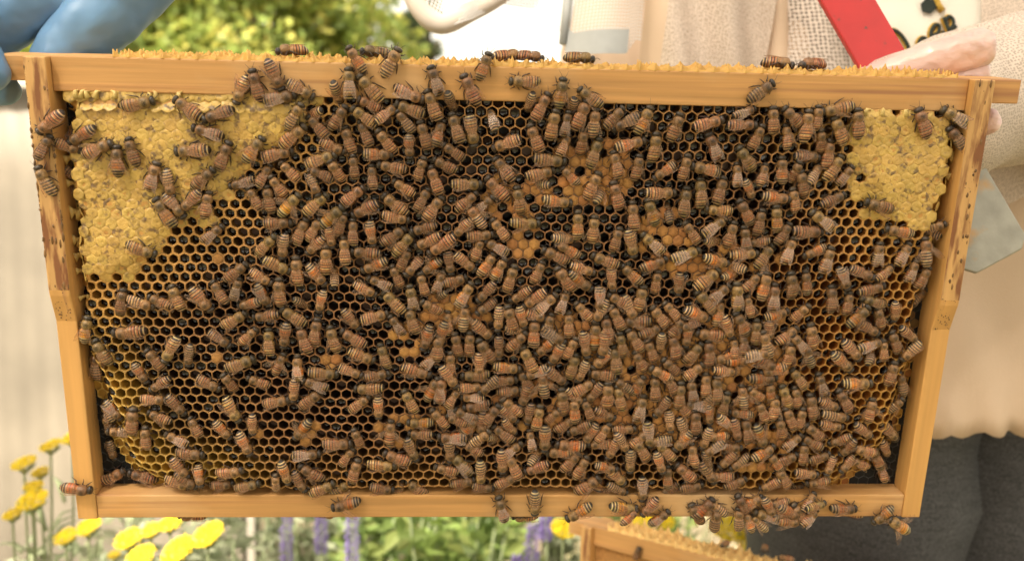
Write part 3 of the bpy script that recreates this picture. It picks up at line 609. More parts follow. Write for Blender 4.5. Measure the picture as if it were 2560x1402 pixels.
# x, z on the frame (mm), heading (degrees), length, layer, flags: o orange, d dark, s wings spread, h head in a cell, t on top, u underneath, * an object of its own
BEES = """
-214.0,204.7,-140,14.4,0,*;-217.6,193.6,63,9.9,0,;-211.1,197.4,75,9.2,0,;-208.7,193.6,-27,7.5,1,;-212.2,189.9,149,9.1,0,*;
-202.2,198.7,-147,12.6,0,o;-176.1,213.4,13,15.0,0,*;-153.4,212.2,148,13.5,0,*;-139.8,209.6,-158,15.0,0,*;-145.1,201.5,165,14.2,0,*;
-195.5,192.6,24,14.7,0,*;-186.7,187.3,90,13.6,0,o*;-179.6,191.7,106,12.2,0,;-152.7,192.7,-174,14.6,0,*;-138.4,190.5,65,13.1,0,*;
-171.2,180.3,71,13.8,0,*;-164.2,177.0,-81,12.9,0,d;-148.6,179.7,39,14.7,0,*;-218.7,178.1,112,13.1,0,d*;-210.5,178.8,-35,11.8,0,d*;
-129.0,220.8,-112,12.2,0,*;-121.9,223.1,104,15.0,0,*;-113.4,227.7,-66,13.3,0,*;-111.5,217.8,10,14.0,0,*;-101.8,221.5,-29,12.9,0,*;
-108.2,238.0,180,13.0,0,t*;-76.3,235.9,124,12.3,0,o*;-68.3,238.0,180,13.0,0,t*;-60.5,234.8,61,13.6,0,d*;-79.7,225.0,92,13.8,0,*;
-70.1,223.0,133,14.0,0,*;-85.8,220.0,-73,11.5,0,dh;-52.3,220.7,-21,13.0,0,*;-105.1,209.6,58,13.2,0,d*;-70.4,215.8,158,11.6,0,*;
-73.2,209.9,145,12.9,0,*;-85.1,209.1,58,12.2,0,;-97.2,210.1,-156,7.8,0,h;-94.9,204.7,133,12.4,0,;-62.9,211.5,35,8.6,0,;
-51.9,213.9,163,14.3,0,*;-54.3,208.2,126,10.7,0,d;-106.4,200.2,39,14.7,0,*;-88.4,195.5,-26,12.4,0,;-80.7,198.8,108,12.4,0,;
-72.8,202.0,114,12.3,0,;-63.2,198.6,126,12.1,0,;-52.3,196.4,-87,11.1,0,o;-124.5,193.6,53,13.6,0,o*;-114.0,191.6,12,13.6,0,*;
-93.9,189.3,21,13.8,0,*;-67.0,192.4,-1,12.4,0,o;-78.3,186.2,97,11.2,0,;-60.5,186.5,170,13.1,0,*;-108.6,183.6,134,10.9,0,;
-94.0,182.7,158,12.2,0,;-86.8,184.3,121,10.0,0,;-69.7,181.6,95,10.3,0,;-120.7,181.3,57,10.4,0,;-40.3,227.2,111,12.7,0,*;
-24.0,223.5,116,14.2,0,*;-17.8,234.1,72,12.6,0,o*;-6.7,238.0,0,13.0,0,t*;4.2,238.0,0,13.0,0,t*;27.6,238.0,0,13.0,0,t*;
1.0,227.6,179,15.0,0,*;18.2,222.7,83,13.2,0,o*;32.0,221.2,144,12.6,0,*;9.2,216.3,63,13.8,0,*;-32.9,217.2,-70,8.0,0,dh;
3.9,217.8,-101,7.3,0,dh;24.1,215.7,-100,7.0,0,dh;-41.5,215.9,112,13.5,0,*;-45.4,201.9,107,12.4,0,;-38.5,203.0,72,11.6,0,o;
-30.4,205.7,110,14.0,0,*;-23.1,204.0,-79,14.0,0,*;-13.4,209.6,111,9.6,0,dh;15.0,207.9,81,13.1,0,*;21.3,208.7,81,10.7,0,;
28.1,212.8,68,13.8,0,*;34.5,209.4,88,13.4,0,d*;-6.7,198.6,-157,12.9,0,;7.0,201.5,115,13.1,0,*;20.9,198.5,67,7.9,0,;
29.5,199.9,86,12.6,0,;35.6,195.0,73,13.7,0,*;-31.6,194.4,147,12.0,0,;-35.6,187.9,154,11.7,0,;14.4,191.1,-5,13.7,0,*;
-7.4,186.4,131,13.1,0,*;10.1,184.6,16,14.5,0,*;24.3,183.7,135,11.2,0,o;-47.1,186.0,74,11.3,0,;35.5,179.3,68,14.0,0,*;
112.7,225.8,36,15.0,0,d*;123.6,238.0,0,13.0,0,t*;140.5,238.0,180,13.0,0,t*;106.1,215.8,21,9.6,0,d*;43.9,212.1,45,11.4,0,;
49.5,209.8,-151,13.3,0,d*;58.1,211.1,65,13.2,0,o*;73.3,208.1,72,12.7,0,;89.1,210.4,15,14.8,0,*;105.3,209.9,1,13.3,0,*;
120.1,212.5,96,12.1,0,;129.5,214.1,141,11.5,0,;113.0,204.2,69,12.0,0,;128.0,204.6,99,11.3,0,;52.6,199.7,17,13.5,0,o*;
64.2,198.3,87,12.7,0,*;92.6,199.0,116,14.4,0,*;109.1,193.7,129,13.5,0,*;46.3,189.7,106,12.1,0,;56.5,188.5,83,11.9,0,;
69.5,186.9,-144,11.4,0,o;79.3,188.9,79,12.1,0,;89.8,188.4,170,13.3,0,o*;105.5,185.8,92,9.5,0,;118.2,186.0,76,9.8,0,;
127.4,188.4,94,12.9,0,o*;134.0,187.8,75,7.8,0,;150.3,218.3,-168,13.7,0,*;161.0,211.9,100,14.2,0,*;141.3,213.9,88,11.1,0,;
136.7,210.0,88,14.0,0,*;152.7,208.3,118,14.6,0,*;145.0,202.8,100,9.9,0,;208.6,216.0,154,14.9,0,d*;211.1,205.7,132,15.0,0,d*;
192.8,212.8,117,13.9,0,*;210.8,192.0,105,11.2,0,d*;149.5,196.4,88,13.3,0,*;139.4,195.3,-4,12.1,0,;153.0,190.0,61,13.0,0,*;
159.0,186.5,54,9.8,0,;143.8,187.1,52,7.5,0,d;-211.6,172.0,110,11.6,0,ds*;-167.1,163.4,122,15.0,0,o*;-154.7,168.9,-134,12.7,0,;
-147.6,167.2,79,12.5,0,;-162.4,166.6,-51,13.4,0,*;-179.5,144.9,-21,13.3,0,*;-146.0,152.9,39,11.4,0,;-191.9,118.1,80,12.0,0,;
-182.6,117.7,-15,12.3,0,d;-173.2,118.7,156,10.8,0,;-165.3,120.7,110,13.0,0,*;-153.3,120.0,-53,14.4,0,*;-144.5,123.9,122,11.9,0,;
-131.3,177.3,-165,11.4,0,;-114.4,176.1,123,10.2,0,;-97.4,177.7,-68,9.4,0,d;-55.0,176.7,149,11.1,0,;-125.6,170.1,121,11.2,0,;
-118.8,169.8,98,11.9,0,;-109.3,167.4,47,14.7,0,os*;-96.8,168.1,42,13.0,0,*;-79.0,172.5,39,12.9,0,*;-59.3,168.4,143,13.0,0,*;
-73.7,165.9,-150,13.3,0,*;-89.6,161.9,41,14.8,0,os*;-59.0,161.9,-9,12.3,0,;-115.3,158.4,3,12.6,0,;-104.5,154.4,65,13.2,0,*;
-98.2,155.5,56,11.9,0,;-85.0,158.5,73,12.0,0,;-90.4,152.0,-80,11.2,0,;-79.5,154.6,89,12.5,0,;-70.8,153.8,-81,12.2,0,o;
-60.2,152.7,36,12.5,0,;-55.5,149.1,48,13.5,0,*;-121.4,147.4,45,14.6,0,*;-113.1,146.8,-97,12.2,0,d;-97.7,147.7,-134,11.0,0,;
-83.6,145.4,93,13.2,0,*;-92.8,140.5,88,12.7,0,*;-73.6,144.5,176,12.8,0,;-55.2,141.2,64,11.3,0,;-69.5,138.2,-153,12.6,0,o;
-116.2,137.6,-30,13.0,0,*;-106.9,134.8,92,13.8,0,*;-97.6,132.9,-51,12.2,0,o;-89.4,132.0,95,7.0,0,dh;-58.6,132.6,115,11.3,0,;
-67.0,129.4,155,11.8,0,;-74.2,125.8,-25,11.8,0,;-136.1,134.0,39,12.7,0,;-124.2,131.7,-33,11.2,0,;-136.3,125.8,71,11.4,0,d;
-123.6,122.6,-64,12.4,0,o;-115.5,124.1,92,12.9,0,;-130.4,118.3,-161,11.0,0,o;-95.9,119.3,-102,11.7,0,o;-105.3,117.4,-38,7.8,0,dh;
-60.3,119.7,135,12.8,0,*;-51.2,121.8,102,13.3,0,*;-50.5,137.8,-131,9.3,0,;-40.2,180.6,112,13.0,0,*;-25.1,178.6,1,13.1,0,*;
-10.5,176.9,136,13.5,0,*;0.2,171.4,102,14.2,0,*;18.8,171.3,-6,13.4,0,o*;9.6,179.2,-179,7.0,0,dh;40.1,175.4,61,7.0,0,dh;
-46.1,171.0,62,11.2,0,;-41.0,166.9,53,13.0,0,*;-25.1,170.5,40,12.9,0,*;-16.3,169.0,47,9.4,0,;-20.3,163.1,125,13.1,0,ds*;
-8.8,157.1,128,11.8,0,;3.5,160.1,1,13.8,0,*;29.2,159.8,93,14.6,0,o*;36.9,157.7,86,13.2,0,*;-27.0,157.6,-133,10.9,0,;
-18.2,154.0,4,11.9,0,;-45.5,157.1,-164,12.2,0,;-43.7,150.6,-153,12.5,0,;-36.9,148.7,-145,13.6,0,*;-19.4,147.0,69,11.5,0,;
-10.2,148.2,153,11.8,0,o;24.8,147.5,148,13.2,0,o;19.0,144.3,154,13.5,0,*;22.7,152.8,-7,8.1,0,d;43.5,142.3,161,13.4,0,*;
-32.9,139.7,-81,10.9,0,;-25.2,140.5,-42,12.4,0,;-41.7,137.8,-141,11.8,0,os;-14.6,139.5,58,12.7,0,o;-8.9,137.3,60,10.7,0,o;
-3.0,132.6,74,14.5,0,*;10.5,135.8,67,11.8,0,;32.5,137.9,-18,12.3,0,;24.1,132.6,126,13.8,0,*;31.9,131.6,-39,13.2,0,o*;
-38.0,129.8,70,11.0,0,;-30.3,130.8,15,11.8,0,;-46.0,128.7,106,11.8,0,;-25.4,124.0,58,14.0,0,o*;-14.8,125.5,-129,11.9,0,;
2.2,124.3,-143,11.6,0,;9.2,122.3,-141,13.0,0,*;15.2,119.8,44,12.6,0,;23.5,120.3,69,10.1,0,;41.9,122.2,-87,12.1,0,o;
-38.2,121.5,-139,8.3,0,dh;-14.5,117.9,-144,10.2,0,;-41.6,117.8,145,10.2,1,;47.4,174.6,107,13.4,0,*;68.7,176.4,1,13.4,0,*;
80.8,172.3,83,13.2,0,*;88.4,176.8,95,13.0,0,*;97.8,178.0,75,12.4,0,;112.1,178.6,-59,10.3,0,o;125.9,175.1,-6,12.8,0,o*;
134.8,173.9,105,10.9,0,;56.2,164.7,96,13.6,0,*;65.2,166.8,113,14.6,0,o*;73.4,166.7,106,10.5,0,dh;98.1,168.3,178,12.6,0,*;
111.4,167.5,122,13.4,0,o*;118.8,162.7,82,11.8,0,;127.1,164.6,101,13.4,0,o*;96.5,160.4,36,13.3,0,*;105.0,156.2,78,12.6,0,;
112.7,154.3,101,12.5,0,o;85.3,157.1,128,11.9,0,;48.5,152.8,77,11.6,0,;56.0,150.8,-73,13.8,0,*;66.5,151.2,140,12.8,0,*;
97.3,152.2,-7,7.0,0,dh;119.3,152.5,-168,9.2,0,;131.3,157.1,61,11.7,0,;83.6,145.7,22,13.7,0,d*;68.0,140.6,26,13.0,0,o*;
99.1,142.7,-14,13.3,0,o*;112.8,146.2,6,12.7,0,*;123.0,145.5,54,13.3,0,*;135.1,148.5,76,12.8,0,;57.1,135.2,140,12.9,0,o*;
95.3,133.4,40,14.2,0,*;69.9,131.2,86,11.6,0,;81.6,130.2,-91,11.6,0,;124.5,139.4,72,7.0,0,dh;109.3,139.5,168,7.0,0,dh;
107.6,134.9,11,7.3,0,oh;117.6,131.7,47,11.3,0,;124.3,130.1,81,13.3,0,o*;138.3,130.8,101,13.4,0,*;102.0,126.0,41,11.8,0,;
95.9,121.5,135,14.5,0,*;111.0,124.7,95,14.3,0,*;129.7,124.4,89,14.3,0,*;62.3,122.3,79,12.9,0,*;51.6,121.6,151,10.7,0,;
47.3,132.6,-84,11.0,0,;117.7,119.5,108,8.4,0,;138.2,182.1,107,12.4,0,;154.4,174.5,25,12.1,0,;177.4,172.0,167,14.0,0,*;
150.2,164.0,145,14.0,0,*;143.6,158.3,1,14.2,0,*;189.3,159.3,171,15.0,0,o*;207.4,161.5,22,9.5,0,d;208.5,156.9,167,7.0,0,dh;
204.7,149.0,99,14.7,0,ds*;193.2,147.8,60,11.9,0,;180.7,147.2,89,11.5,0,d;210.2,150.2,91,8.4,0,d*;147.9,148.4,-155,11.2,0,o;
154.5,144.2,77,12.9,0,*;145.5,132.4,97,12.2,0,o;164.3,134.7,-66,11.9,0,o;173.5,137.7,-23,12.9,0,*;185.5,137.7,37,10.0,0,;
199.2,138.8,72,10.5,0,;205.5,135.5,68,11.4,0,;211.1,133.0,63,8.3,0,d*;179.8,129.3,13,13.5,0,*;181.7,122.5,165,14.6,0,*;
209.2,122.5,44,11.3,0,d;159.6,124.0,95,13.9,0,*;168.2,121.7,83,11.4,0,;175.7,118.2,54,7.9,0,;193.6,117.1,-79,10.4,0,;
-210.2,103.7,75,13.0,0,o*;-189.7,102.5,-173,14.4,0,*;-203.3,92.1,116,13.3,0,*;-138.4,109.4,32,13.0,0,*;-145.9,99.5,-37,12.3,0,;
-132.1,100.9,44,11.1,0,;-170.3,93.6,-116,12.9,0,*;-161.2,90.8,-102,11.4,0,d;-178.1,88.3,128,11.9,0,;-185.7,81.1,-63,11.3,0,o;
-176.8,75.3,-145,10.6,0,;-210.2,82.1,87,14.4,0,d*;-136.6,86.5,21,15.0,0,*;-152.7,76.0,-28,12.5,0,;-142.4,76.6,119,10.4,0,;
-180.4,67.2,-3,11.0,0,;-169.6,63.9,-54,11.9,0,;-178.4,57.5,156,11.7,0,;-191.6,55.3,83,13.9,0,*;-142.1,61.5,-62,12.9,0,*;
-202.1,59.4,-53,12.1,0,o;-206.5,57.1,120,8.8,0,d;-200.5,47.4,173,10.1,0,d;-161.0,51.8,119,11.3,0,;-147.2,50.5,-56,11.1,0,o;
-132.1,53.5,-90,11.1,0,;-170.6,45.5,152,10.5,0,;-122.8,112.0,-171,12.1,0,;-109.4,111.7,149,12.9,0,*;-98.8,103.8,82,14.9,0,*;
-121.8,98.3,92,12.7,0,*;-113.9,101.7,-97,12.3,0,o;-104.6,99.8,108,13.9,0,*;-90.3,99.9,105,13.7,0,*;-80.3,100.5,151,14.0,0,*;
-81.2,110.2,-53,11.5,0,;-69.7,111.9,11,12.7,0,;-58.8,107.8,123,11.1,0,;-51.1,110.2,110,12.8,0,*;-44.1,101.0,-104,13.2,0,o*;
-76.4,91.3,-24,12.5,0,*;-65.3,91.1,107,12.9,0,*;-117.4,86.5,67,11.0,0,s;-108.1,84.7,93,11.9,0,o;-95.7,82.0,-5,13.1,0,*;
-82.0,83.0,-24,11.5,0,;-69.3,80.8,11,12.4,0,;-99.8,75.8,158,12.4,0,;-73.1,73.8,-177,13.3,0,*;-110.8,71.9,-95,11.5,0,;
-102.5,67.5,39,12.5,0,;-119.9,65.8,11,13.0,0,;-77.9,66.0,35,11.8,0,;-68.4,63.5,-88,11.6,0,o;-52.5,66.9,118,13.0,0,*;
-41.7,89.6,43,11.5,0,;-49.1,83.6,-18,13.3,0,*;-41.1,73.8,65,13.2,0,os;-47.2,54.8,178,12.9,0,o*;-37.3,57.5,129,11.9,0,;
-107.4,50.7,-126,12.9,0,os*;-62.7,49.4,85,13.6,0,s*;-79.2,46.6,110,9.6,0,;-47.2,48.6,-176,9.9,0,;-128.2,76.7,156,11.8,0,;
-25.5,111.6,86,12.2,0,ds;-8.4,111.6,-91,12.2,0,d;-2.1,111.8,108,13.8,0,*;3.2,112.5,-74,11.0,0,o;-36.5,103.2,-105,12.1,0,o;
-16.0,105.2,-42,12.1,0,;-28.9,97.6,101,12.0,0,;-22.6,97.9,88,12.4,0,;-14.3,94.2,121,14.2,0,*;-7.8,96.0,-89,11.9,0,;
1.1,99.6,46,12.4,0,;9.6,104.3,88,15.0,0,o*;16.6,108.6,74,11.1,0,d;27.0,108.7,93,12.8,0,;15.4,97.0,-136,12.0,0,o;
28.3,96.2,66,12.4,0,;21.3,93.4,-114,12.4,0,o;35.9,98.0,-80,13.1,0,*;40.7,103.0,91,14.0,0,os*;46.5,106.5,100,13.6,0,*;
51.0,112.8,117,12.4,0,;34.3,115.7,134,11.9,0,;54.3,98.3,103,13.3,0,*;7.5,90.1,118,13.9,0,*;29.9,86.5,75,13.0,0,*;
34.8,83.5,-108,11.5,0,d;44.7,90.7,-128,12.2,0,o;51.7,90.2,98,14.3,0,*;-32.0,87.4,93,10.9,0,;-3.4,85.4,-5,13.4,0,o*;
22.1,80.9,-39,13.3,0,*;45.3,82.1,175,13.1,0,*;-19.4,81.2,-177,12.8,0,*;-4.5,78.4,6,11.9,0,;15.3,76.4,99,13.4,0,ds*;
-21.6,74.8,3,11.9,0,;-2.0,72.5,6,11.4,0,;6.2,69.9,-107,12.2,0,;35.7,74.8,27,12.4,0,;41.6,72.1,-123,11.7,0,;
48.8,70.5,93,14.5,0,*;55.0,69.4,102,14.8,0,*;-30.7,69.1,55,9.9,0,;-20.7,69.2,-177,11.9,0,;-36.6,73.6,86,14.9,0,*;
-18.6,64.5,-169,13.1,0,*;-24.1,59.6,153,12.2,0,;-0.2,63.4,137,12.6,0,;-1.9,59.8,-46,11.9,0,;-11.2,59.0,55,13.4,0,*;
25.7,67.1,96,15.0,0,*;32.1,62.4,97,14.1,0,o*;38.9,62.9,113,11.5,0,;47.8,60.5,-27,12.0,0,;8.7,59.7,-97,11.3,0,;
13.3,57.8,83,14.2,0,o*;20.8,59.1,49,10.2,0,;-1.2,52.8,-54,10.2,0,;-28.2,56.5,159,10.5,0,;-4.5,49.1,144,11.6,0,;
34.9,52.3,-155,11.9,0,;17.3,46.0,-88,14.2,0,o*;10.0,45.2,98,10.4,0,;47.4,49.7,60,11.7,0,;58.3,51.6,6,11.7,0,;
-30.7,46.7,-180,14.1,0,o*;72.8,113.3,131,12.2,0,;78.8,116.2,134,10.7,0,;91.8,114.9,-25,13.4,0,o*;61.0,110.8,-177,12.8,0,*;
68.6,105.8,20,12.3,0,;87.6,102.8,-94,11.9,0,o;60.9,101.0,123,12.6,0,;69.6,95.2,114,11.8,0,;74.1,99.2,-89,10.3,0,d;
81.5,97.2,108,14.2,0,*;99.5,103.9,174,14.8,0,*;107.9,108.1,-66,12.2,0,;114.9,110.0,122,13.7,0,o*;122.6,105.9,91,13.0,0,*;
129.4,106.7,-87,11.4,0,;139.0,104.0,38,12.7,0,;144.3,116.2,52,9.3,0,;64.3,89.4,120,11.8,0,;91.6,93.9,51,13.1,0,*;
99.7,93.9,97,14.3,0,*;112.4,96.7,92,9.9,0,;116.8,98.9,92,9.8,0,;114.6,90.5,7,15.0,0,os*;80.5,86.7,138,11.7,0,;
92.2,84.3,39,11.8,0,;128.8,89.7,-30,15.0,0,*;141.0,93.7,85,12.1,0,;108.6,84.6,-6,11.7,0,;128.8,80.7,3,13.7,0,o*;
63.9,76.1,65,12.1,0,o;72.9,75.4,94,13.9,0,*;80.5,78.1,118,13.0,0,;85.8,71.3,89,13.4,0,*;92.2,73.8,100,11.9,0,;
99.1,76.9,92,12.3,0,;105.3,74.2,95,14.5,0,*;109.8,66.1,81,14.2,0,*;119.5,70.1,98,13.0,0,ds*;126.6,71.6,144,9.6,0,;
133.6,73.0,103,9.8,0,o;142.0,70.5,114,13.4,0,*;147.9,70.0,105,11.6,0,;147.8,80.4,130,12.6,0,*;66.1,63.9,79,13.7,0,*;
77.0,64.6,-122,11.8,0,;81.9,56.4,-83,12.0,0,d;95.5,56.5,97,14.3,0,*;102.3,60.4,-80,12.0,0,o;119.3,60.8,-180,10.2,0,o;
136.6,64.0,88,11.9,0,;130.7,61.7,116,11.8,0,;145.4,58.4,115,13.0,0,*;151.3,58.2,85,11.5,0,;71.7,48.7,-81,13.8,0,*;
117.5,51.5,-69,12.8,0,*;123.4,51.5,103,13.5,0,*;130.9,47.8,-67,13.6,0,o*;89.4,45.7,-124,13.0,0,o*;107.8,48.3,-180,12.3,0,o;
141.6,52.4,108,12.0,0,;151.8,103.8,102,12.7,0,;173.4,115.6,47,13.8,1,o*;185.8,113.8,110,10.9,0,;180.6,108.6,-29,10.9,0,;
202.5,105.2,-36,12.1,0,;196.0,100.9,114,12.5,0,;205.1,95.9,-127,12.2,0,d;173.5,96.5,-44,12.8,0,;183.0,99.6,18,12.3,0,o;
190.4,96.5,98,10.6,0,;184.7,93.7,74,7.0,0,dh;151.4,93.2,114,11.9,0,ds;169.6,89.9,-41,13.7,0,o*;196.1,83.9,81,11.9,0,;
160.4,77.0,110,12.4,0,;179.3,78.0,5,13.8,0,o*;205.8,75.6,107,12.3,0,d;173.6,68.1,122,15.0,0,*;188.0,63.1,85,13.2,0,s*;
156.4,65.0,101,13.8,0,*;165.6,66.2,-22,11.5,0,;169.6,59.8,-11,12.9,0,d*;168.4,54.4,-9,12.2,0,;203.1,64.0,54,9.6,0,d;
186.1,51.1,-37,12.5,0,;159.5,50.6,142,12.4,0,;-185.7,46.2,91,12.3,0,;-164.5,37.5,-3,12.7,0,;-207.4,34.1,-83,10.8,0,d;
-222.1,18.7,-7,15.0,0,o*;-208.6,18.6,29,13.9,0,d*;-192.3,19.9,164,13.5,0,*;-167.3,22.2,-38,12.2,0,;-169.8,29.5,-57,12.0,0,;
-160.5,25.1,-80,9.8,0,o;-172.8,19.5,-22,13.4,0,*;-145.3,26.7,11,12.7,0,;-150.3,18.1,7,10.5,0,;-136.5,19.1,14,12.9,0,*;
-136.6,42.9,-66,12.2,0,o;-167.8,-3.0,180,13.0,0,u*;-207.3,49.4,99,9.0,0,d;-105.6,36.9,0,13.4,0,*;-89.7,42.8,3,13.4,0,*;
-85.0,35.7,52,11.3,0,;-81.0,27.8,74,15.0,0,*;-51.5,39.8,-70,14.4,0,*;-59.0,35.5,159,13.8,0,*;-67.1,31.3,0,13.0,0,*;
-116.8,26.6,-75,13.0,0,o*;-109.5,21.8,-64,12.0,0,;-103.4,26.7,143,13.6,0,*;-121.6,21.2,88,9.8,0,d;-98.1,17.7,22,13.5,0,*;
-89.7,15.2,33,13.0,0,d*;-85.8,9.4,-168,15.0,0,os*;-67.3,16.5,-10,11.2,0,;-58.7,13.1,78,15.0,0,*;-48.9,15.8,141,13.2,0,*;
-98.7,-3.0,0,13.0,0,u*;-19.9,40.5,149,11.0,0,;-25.6,31.7,134,15.0,0,*;-15.8,26.4,-87,13.3,0,d*;1.4,30.4,117,15.0,0,*;
-8.6,45.7,-18,7.0,0,dh;13.4,29.4,-157,13.0,0,*;12.9,34.7,49,7.0,0,dh;30.9,42.3,175,14.9,0,o*;52.8,40.6,-109,12.1,0,;
31.3,33.0,49,11.9,0,;36.8,29.9,62,12.4,0,;55.9,25.2,-46,12.5,0,*;40.9,19.6,39,14.3,0,*;-25.0,21.1,12,12.4,0,;
-2.4,22.1,29,11.9,0,;-14.3,18.2,-10,10.8,0,;48.0,14.2,83,15.0,0,ds*;-4.1,6.7,107,14.8,0,o*;13.1,10.2,-88,15.0,0,d*;
9.0,-3.0,180,13.0,0,u*;36.7,4.6,-148,14.6,0,o*;68.2,40.0,125,15.0,0,*;62.6,33.7,-86,12.7,0,d*;80.9,39.7,133,13.0,0,*;
95.7,37.6,100,12.3,0,;103.6,34.4,-72,10.9,0,d;114.5,34.8,-130,11.0,0,;121.2,32.9,-144,11.1,0,d;115.6,41.9,0,7.6,0,;
83.4,23.9,94,12.9,0,o*;92.9,26.9,140,13.1,0,*;111.7,24.8,-177,13.0,0,*;70.3,16.8,-84,13.0,0,*;86.0,14.7,-142,10.8,0,;
56.9,17.7,-30,10.7,0,d;60.7,7.4,-11,15.0,0,o*;74.2,7.9,-125,11.4,0,*;103.6,7.0,47,14.2,0,os*;80.1,1.4,42,12.8,0,o*;
63.6,3.2,41,9.3,1,o*;96.8,18.2,14,11.0,0,;120.2,20.9,24,11.4,0,;124.3,9.4,121,13.7,0,*;138.5,2.8,167,14.4,0,o*;
128.9,-1.0,114,9.8,0,o;134.5,-1.8,139,7.6,0,d*;148.5,45.0,39,11.3,0,;159.1,44.6,155,9.4,0,;155.0,38.0,88,11.7,0,;
163.9,36.1,18,10.5,0,;146.7,34.5,31,11.3,0,;169.9,31.3,-104,10.2,0,;173.9,45.8,-148,10.0,0,;178.8,41.3,-119,8.5,0,;
188.3,39.7,165,12.3,0,;203.3,47.8,-43,13.9,0,*;203.3,36.7,-60,9.9,0,;199.3,31.3,118,13.8,0,o*;204.5,22.2,106,8.6,0,;
179.3,32.3,-129,8.7,0,;187.2,31.3,155,9.5,0,;157.9,26.8,-7,10.6,0,;145.7,23.8,124,12.6,0,*;138.8,20.0,-142,8.8,0,;
165.2,21.2,-171,12.0,0,;150.4,5.0,-29,13.8,0,o*;156.7,12.9,25,9.8,0,d;160.6,10.9,51,8.1,0,;163.6,9.9,6,7.2,1,*;
180.1,6.5,-0,14.4,0,o*;161.9,1.8,44,10.8,0,;189.6,-3.0,180,13.0,0,u*;202.1,2.7,-139,13.0,0,os*;211.6,-3.2,147,13.6,0,os*;
156.1,-3.0,180,13.0,0,u*;
"""
crowd = []
# bees half hidden between the others where the crowd is thickest
taken = [tuple(float(v) for v in r_.split(',')[:2]) for r_ in BEES.replace('\n', '').split(';') if r_.strip()]
extra = random.Random(21); tries = 0; added = 0
while added < 62 and tries < 9000:
    tries += 1; x_, z_ = (extra.uniform(-40, 150), extra.uniform(24, 118)) if added > 9 else (extra.uniform(100, 168), extra.uniform(-1, 10))
    if (z_ > 80 and x_ < 0 and extra.random() < .6) or min((x_ - p_[0]) ** 2 + (z_ - p_[1]) ** 2 for p_ in taken) < (6.0 if z_ > 16 else 5.0) ** 2: continue
    taken.append((x_, z_)); added += 1; BEES += '%.1f,%.1f,%d,%.1f,%.1f,%s;' % (x_, z_, extra.randint(-180, 180), extra.uniform(11.5, 13.5), extra.choice((-.5, 0, .5)), extra.choice(('', '', 'o', 'd')))
def zone(x, z, fl, sub):
    side_ = 'towards the blue glove' if x < -70 else ('towards the pink glove' if x > 70 else 'midway')
    if 't' in fl: return 'atop the frame ' + side_
    if 'u' in fl: return 'under the bottom bar ' + side_
    if sub == 'top': return 'on the top bar ' + side_
    if sub == 'bottom': return 'on the bottom bar ' + side_
    if sub == 'side': return 'on the side bar below the ' + ('blue' if x < 0 else 'pink') + ' glove'
    if sub == 'honey': return 'on capped honey below the ' + ('blue' if x < 0 else 'pink') + ' glove'
    col_ = ['at the blue-gloved end', 'beside the middle', 'in the middle', 'past the middle', 'at the pink-gloved end'][min(4, max(0, int((x + 210) / 84)))]
    lev = 'under the top bar' if z > 178 else ('above the bottom bar' if z < 50 else ('upper' if z > 140 else ('mid-height' if z > 95 else 'lower')) + (' brood' if any(((x - e[0]) / e[2]) ** 2 + ((z - e[1]) / e[3]) ** 2 < 1 for e in BR) else ' cells'))
    return lev + ' ' + col_
